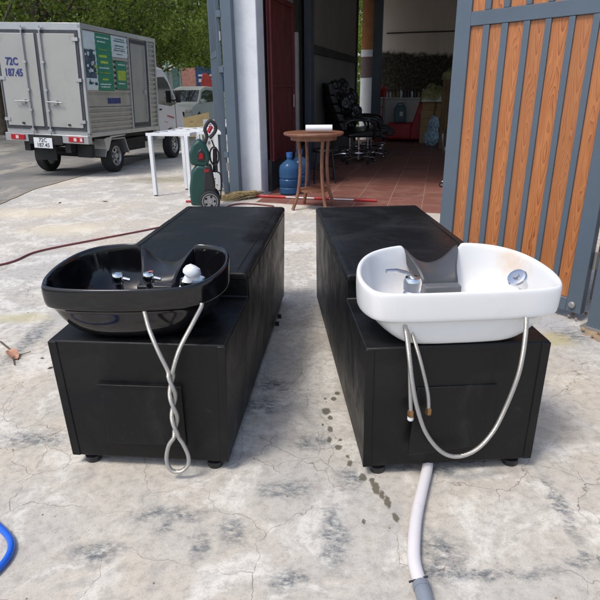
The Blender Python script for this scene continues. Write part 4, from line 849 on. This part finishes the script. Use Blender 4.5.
for x, y in ((0, 0), (-1.42, 0), (0, 2.47), (-1.42, 2.47)):
    for dx in ((0,)):
        s_ = 1 if x == 0 else -1; T = Matrix.Translation((x - s_*.08, y, .272)) @ Matrix.Rotation(s_*PI/2, 4, 'Y')
        wv = wheel_mb(T, .272, .17).build('wheel', 'tyre', tr); rim_mb(T, .272, .16, 6).build('rim', ['rim', 'chassis'], wv)
cp = [(1.78, .42), (1.78, 1.74), (1.95, 1.80), (2.25, 1.78), (2.45, 1.66), (2.95, 1.08), (3.15, .92), (3.22, .45), (2.85, .40), (2.75, .55), (2.47, .62), (2.2, .55), (2.1, .40)]
cbn = MB().prism(cp, -1.38, -.04, 'x').build('cab', 'carwhite', tr, bevel=.05, seg=3)
MB().prism([(1.90, 1.10), (1.90, 1.60), (2.28, 1.62), (2.44, 1.52), (2.80, 1.10), (2.5, 1.05)], -.05, -.034, 'x').build('side_window', 'glass', cbn, bevel=.01)
MB().prism([(1.88, 1.08), (1.88, 1.62), (1.905, 1.62), (1.905, 1.08)], -.052, -.030, 'x').build('window_trim', 'chassis', cbn)
MB().add([(-1.28, 2.50, 1.63), (-.14, 2.50, 1.63), (-.14, 2.94, 1.12), (-1.28, 2.94, 1.12), (-1.28, 2.515, 1.645), (-.14, 2.515, 1.645), (-.14, 2.955, 1.135), (-1.28, 2.955, 1.135)], [(0, 1, 2, 3), (4, 7, 6, 5), (0, 4, 5, 1), (1, 5, 6, 2), (2, 6, 7, 3), (3, 7, 4, 0)]).build('windscreen', 'glass', cbn)
dl = MB(); dl.box(-.041, -.033, 1.86, 1.868, .55, 1.7); dl.box(-.041, -.033, 2.72, 2.728, .6, 1.1); dl.box(-.041, -.033, 1.87, 2.72, .548, .556); dl.build('door_gap', 'gasket', cbn)
MB().box(-.045, -.025, 1.95, 2.05, .98, 1.01).build('handle', 'chassis', cbn, bevel=.004)
MB().prism([(2.3, .88), (2.62, .83), (2.62, .80), (2.3, .85)], -.041, -.032, 'x').prism([(2.15, .76), (2.3, .74), (2.3, .73), (2.15, .75)], -.041, -.032, 'x').build('side_stripe', 'lamp_red', cbn)
mr = MB(); mr.box(.03, .12, 2.62, 2.70, 1.12, 1.36); mr.cyl((-.05, 2.66, 1.14), (.05, 2.66, 1.2), .012); mr.build('mirror', 'chassis', tr, bevel=.012)

# ------------------------------------------------------------------ silver car
cr = thing('parked_car', (-5.05, 28.2, zg(29)), R(180 - 11), 'silver people carrier parked down the street beyond the truck', 'car')  # local +y is its nose
side = [(-2.1, .30), (-2.2, .75), (-2.15, 1.05), (-1.95, 1.55), (-1.75, 1.70), (-.2, 1.76), (.55, 1.62), (1.25, 1.10), (2.05, .92), (2.25, .70), (2.25, .30), (1.75, .24), (1.7, .5), (1.35, .70), (1.0, .5), (.95, .24), (-1.0, .24), (-1.05, .5), (-1.35, .70), (-1.7, .5), (-1.75, .24)]
def inw(z): return 1 - max(0, z - 1.0)*.30
m = MB(); n = len(side)
xs = [-.86, -.80, .80, .86]; rg = []
for x in xs: 
    k_ = .985 if abs(x) > .83 else 1
    rg.append([(x*inw(z), y*k_, .24 + (z-.24)*(.99 if abs(x) > .83 else 1)) for y, z in side])
m.rings(rg); cbd = m.build('body', 'carsilver', cr, bevel=.03, seg=2)
for s_ in (-1, 1):
    for pts in ([(-1.85, 1.10), (-1.78, 1.50), (-1.05, 1.56), (-1.0, 1.08)], [(-.95, 1.08), (-1.0, 1.56), (-.12, 1.60), (-.05, 1.06)], [(.0, 1.06), (-.07, 1.60), (.48, 1.50), (1.10, 1.05)]):
        o = MB(); o.add([(s_*(.868*inw(z)), y, z) for y, z in pts] + [(s_*(.80*inw(z)), y, z) for y, z in pts], [(0, 1, 2, 3), (4, 7, 6, 5), (0, 4, 5, 1), (1, 5, 6, 2), (2, 6, 7, 3), (3, 7, 4, 0)]); o.build('side_window', 'glass', cbd)
MB().add([(-.66, .62, 1.60), (.66, .62, 1.60), (.74, 1.24, 1.135), (-.74, 1.24, 1.135), (-.66, .60, 1.56), (.66, .60, 1.56), (.74, 1.20, 1.09), (-.74, 1.20, 1.09)], [(0, 1, 2, 3), (4, 7, 6, 5), (0, 4, 5, 1), (1, 5, 6, 2), (2, 6, 7, 3), (3, 7, 4, 0)]).build('windscreen', 'glass', cbd)
MB().box(-.5, .5, 2.2, 2.262, .55, .72).build('grille', 'chassis', cbd); 
for s_ in (-1, 1):
    MB().box(s_*.68-.14, s_*.68+.14, 2.08, 2.258, .70, .82).build('headlight', 'lamp_clear', cbd, bevel=.02); MB().box(s_*.95-.09, s_*.95+.09, 1.0, 1.1, 1.05, 1.2).build('mirror', 'carsilver', cbd, bevel=.02)
    for y in (1.35, -1.38):
        T = Matrix.Translation((s_*.77, y, .33)) @ Matrix.Rotation(s_*PI/2, 4, 'Y'); wv = wheel_mb(T, .33, .2).build('wheel', 'tyre', cr); rim_mb(T, .33, .2).build('rim', ['rim', 'chassis'], wv)

# ------------------------------------------------------------------ street background
fw = thing('street_wall', (-14, 40, zg(40)), R(-4), 'pale plastered wall across the street behind the cars', 'wall')
MB().box(-10, 22, 0, .25, -.3, 2.9).build('wall', 'farwall', fw); 
for k in range(9): MB().box(-9.8 + k*3.9, -9.4 + k*3.9, -.06, 0, -.3, 3.1).build('post', 'tealpaint', fw)
ln = thing('lamp_pole', (-6.9, 32, zg(32)), 0, 'thin faded teal pole standing behind the silver car', 'pole'); MB().cyl((0, 0, 0), (0, 0, 3.4), .09, .07).build('pole', 'tealpaint', ln); MB().cyl((0, 0, 0), (0, 0, .25), .15).build('base', 'tealpaint', ln)
sg = thing('shop_banner', (-6.0, 33.5, zg(33)), R(-3), 'blue and salmon banner hung between posts behind the silver car', 'banner')
MB().box(.35, 1.9, 0, .03, 1.55, 2.85).build('banner', 'bannerblue', sg); MB().box(-.45, .34, 0, .03, 1.7, 2.8).build('banner', 'bannerpink', sg)
q = MB(); q.box(.5, 1.8, -.012, -.001, 2.05, 2.22); q.box(.5, 1.3, -.012, -.001, 2.35, 2.45); q.build('banner_print', 'lbl', sg)
for x in (-.5, 1.95): MB().cyl((x, .05, 0), (x, .05, 3.0), .05).build('post', 'tealpaint', sg)
q = thing('hanging_cloth', (-4.75, 31.5, zg(31)), 0, 'coral red cloth hanging on a rail right of the silver car', 'cloth'); 
MB().prism([(-.28, 1.3), (-.32, 1.9), (-.2, 2.4), (.1, 2.45), (.3, 2.0), (.28, 1.25), (.1, 1.45), (-.1, 1.2)], -.06, .06, 'y').build('cloth', 'coral', q, bevel=.03)
r_ = MB(); r_.box(-2, 3, .05, .09, 1.15, 1.2); r_.box(-2, 3, .05, .09, .6, .64); 
for k in range(12): r_.box(-2 + k*.44, -1.96 + k*.44, .06, .08, 0, 1.2)
fn = thing('street_railing', (-4.75, 31.9, zg(31)), 0, 'low greenish metal railing behind the silver car', 'railing'); r_.box(-.02, .03, .05, .09, 1.2, 2.5); r_.build('rails', 'tealpaint', fn)
pb = thing('plywood_sheet', (-3.35, 19.0, zg(19)), R(20), 'yellow plywood sheets leaning low before the silver car', 'plywood'); 
MB().add([(-.7, 0, .02), (.5, 0, .02), (.6, .55, .75), (-.5, .55, .55), (-.7, .04, .0), (.5, .04, .0), (.6, .59, .73), (-.5, .59, .53)], [(0, 1, 2, 3), (4, 7, 6, 5), (0, 4, 5, 1), (1, 5, 6, 2), (2, 6, 7, 3), (3, 7, 4, 0)]).build('sheet', 'yellowply', pb)
MB().box(-.1, .02, .35, .4, 0, .5).build('prop', 'yellowply', pb)
ws = thing('street_sign', (-1.98, 14.0, zg(14)), R(6), 'white board with purple lettering beside the gate post', 'sign')
MB().box(-.28, .45, 0, .03, .22, .72).build('board', 'signwhite', ws, bevel=.004)
for x in (-.22, .4): MB().box(x-.02, x+.02, .032, .07, 0, .7).build('leg', 'white', ws)
q = MB()
for k in range(5): x = -.13 + k*.11; q.box(x, x+.022, -.006, -.001, .44, .62); q.box(x+.055, x+.075, -.006, -.001, .44, .62); q.box(x+.022, x+.055, -.006, -.001, .50 + .03*(k % 3), .525 + .03*(k % 3))
q.build('lettering', 'purple', ws)

# ------------------------------------------------------------------ trees
def leaves(name, clumps, n, size, mat, parent):
    """n folded leaves scattered through the volume of the clumps (each: centre, radii)"""
    C = np.array([c[:3] for c in clumps]); Rr = np.array([c[3:6] for c in clumps]); wgt = Rr.prod(1)**(2/3); idx = RNG.choice(len(C), n, p=wgt/wgt.sum())
    d = RNG.normal(size=(n, 3)); d /= np.linalg.norm(d, axis=1)[:, None]; rad = RNG.uniform(.25, 1.12, n)**.6
    # twigs: leaves gather in small sprays so that gaps stay open
    P = C[idx] + d * rad[:, None] * Rr[idx]; k = n // 14; tw = P[:k][RNG.integers(0, k, n)]; P = tw + RNG.normal(size=(n, 3)) * np.array([.15, .15, .10]) * (size/.13)
    a = RNG.normal(size=(n, 3)); a[:, 2] -= .35; a /= np.linalg.norm(a, axis=1)[:, None]; b = np.cross(a, RNG.normal(size=(n, 3))); b /= np.linalg.norm(b, axis=1)[:, None]; nn = np.cross(a, b)
    s = RNG.uniform(.6, 1.25, n)[:, None] * size; w_ = s * RNG.uniform(.22, .36, n)[:, None]
    V = np.stack([P - a*s*.5, P + b*w_ + nn*w_*.3, P + a*s*.5, P - b*w_ + nn*w_*.3], 1).reshape(-1, 3)
    me = bpy.data.meshes.new(name); me.vertices.add(4*n); me.vertices.foreach_set('co', V.ravel().astype(np.float32))
    F = np.arange(4*n).reshape(n, 4); T = np.stack([F[:, [0, 1, 2]], F[:, [0, 2, 3]]], 1).reshape(-1)
    me.loops.add(6*n); me.loops.foreach_set('vertex_index', T.astype(np.int32)); me.polygons.add(2*n)
    me.polygons.foreach_set('loop_start', np.arange(0, 6*n, 3, dtype=np.int32)); me.polygons.foreach_set('loop_total', np.full(2*n, 3, dtype=np.int32)); me.update(); me.validate()
    me.materials.append(M[mat]); o = bpy.data.objects.new(name, me); COL.objects.link(o); o.parent = parent; return o
def tree(loc, H, spread, n, size, mat, label, tr_r=.16, nc=16, low=.35, seed=0, group='street trees behind the truck'):
    rg = random.Random(seed); t = thing('street_tree', loc, 0, label, 'tree', group)
    m = MB(); top = Vector((rg.uniform(-.4, .4), rg.uniform(-.4, .4), H*.62)); tp = spline([(0, 0, -.1), (rg.uniform(-.1, .1), 0, H*.2), (top.x*.5, top.y*.5, H*.42), top], 6); m.tube(tp, [tr_r*(1 - .55*i/(len(tp)-1)) for i in range(len(tp))], 12)
    cl = []
    for k in range(nc):
        a = 2*PI*k/nc*2.4 + rg.uniform(-.3, .3); rr_ = spread * rg.uniform(.35, 1); z = H * rg.uniform(low, .98); z0 = H*rg.uniform(.28, .58)
        e_ = Vector((rr_*math.cos(a), rr_*math.sin(a), z)); st = Vector((top.x*.5, top.y*.5, z0)); lp = spline([st, st.lerp(e_, .5) + Vector((0, 0, .25)), e_], 5)
        m.tube(lp, [tr_r*.30*(1 - .8*i/(len(lp)-1)) for i in range(len(lp))], 7); q = rg.uniform(.26, .42)*spread; cl.append((*e_, q, q, q*.62))
    m.build('trunk', 'bark', t, smooth=True); leaves('crown', cl, n, size, mat, t); return t
tree((-7.2, 17.5, zg(17)), 7.6, 4.4, 23000, .12, 'leafC', 'thick trunked tree rising just behind the truck box at the left', .22, 26, .34, 1)
tree((-5.3, 19.0, zg(19)), 6.8, 3.9, 17000, .12, 'leafA', 'bright green tree rising behind the middle of the truck box', .09, 24, .42, 2)
tree((-6.05, 27, zg(27)), 8.0, 4.6, 17000, .15, 'leafA', 'slim trunked tree standing behind the truck cab and silver car', .12, 22, .38, 3)
tree((-11, 22, zg(22)), 9.0, 5.4, 30000, .16, 'leafC', 'dark tree at the far left edge of the street', .28, 22, .22, 4)
tree((-1.3, 23, zg(23)), 7.6, 3.6, 17000, .14, 'leafC', 'dark drooping tree just left of the gate post', .14, 20, .33, 5)
tree((-14, 37, zg(37)), 11, 7, 22000, .24, 'leafA', 'large tree leaning over the pale street wall at the left', .3, 20, .2, 6)
tree((-6.5, 44, zg(44)), 12, 7, 22000, .24, 'leafB', 'tall light green tree beyond the street wall', .3, 20, .2, 7)
tree((.5, 42, zg(42)), 11, 6, 16000, .24, 'leafA', 'tree beyond the street wall nearest the garage', .3, 18, .2, 8)
tree((1.2, 20.5, zg(20)), 5.2, 2.4, 14000, .12, 'leafB', 'bright green tree glimpsed through the gap beside the orange column', .10, 16, .12, 9)
tree((3.4, 27, zg(27)), 8, 4, 8000, .24, 'leafA', 'green tree standing behind the garage back wall', .2, 14, .15, 10)
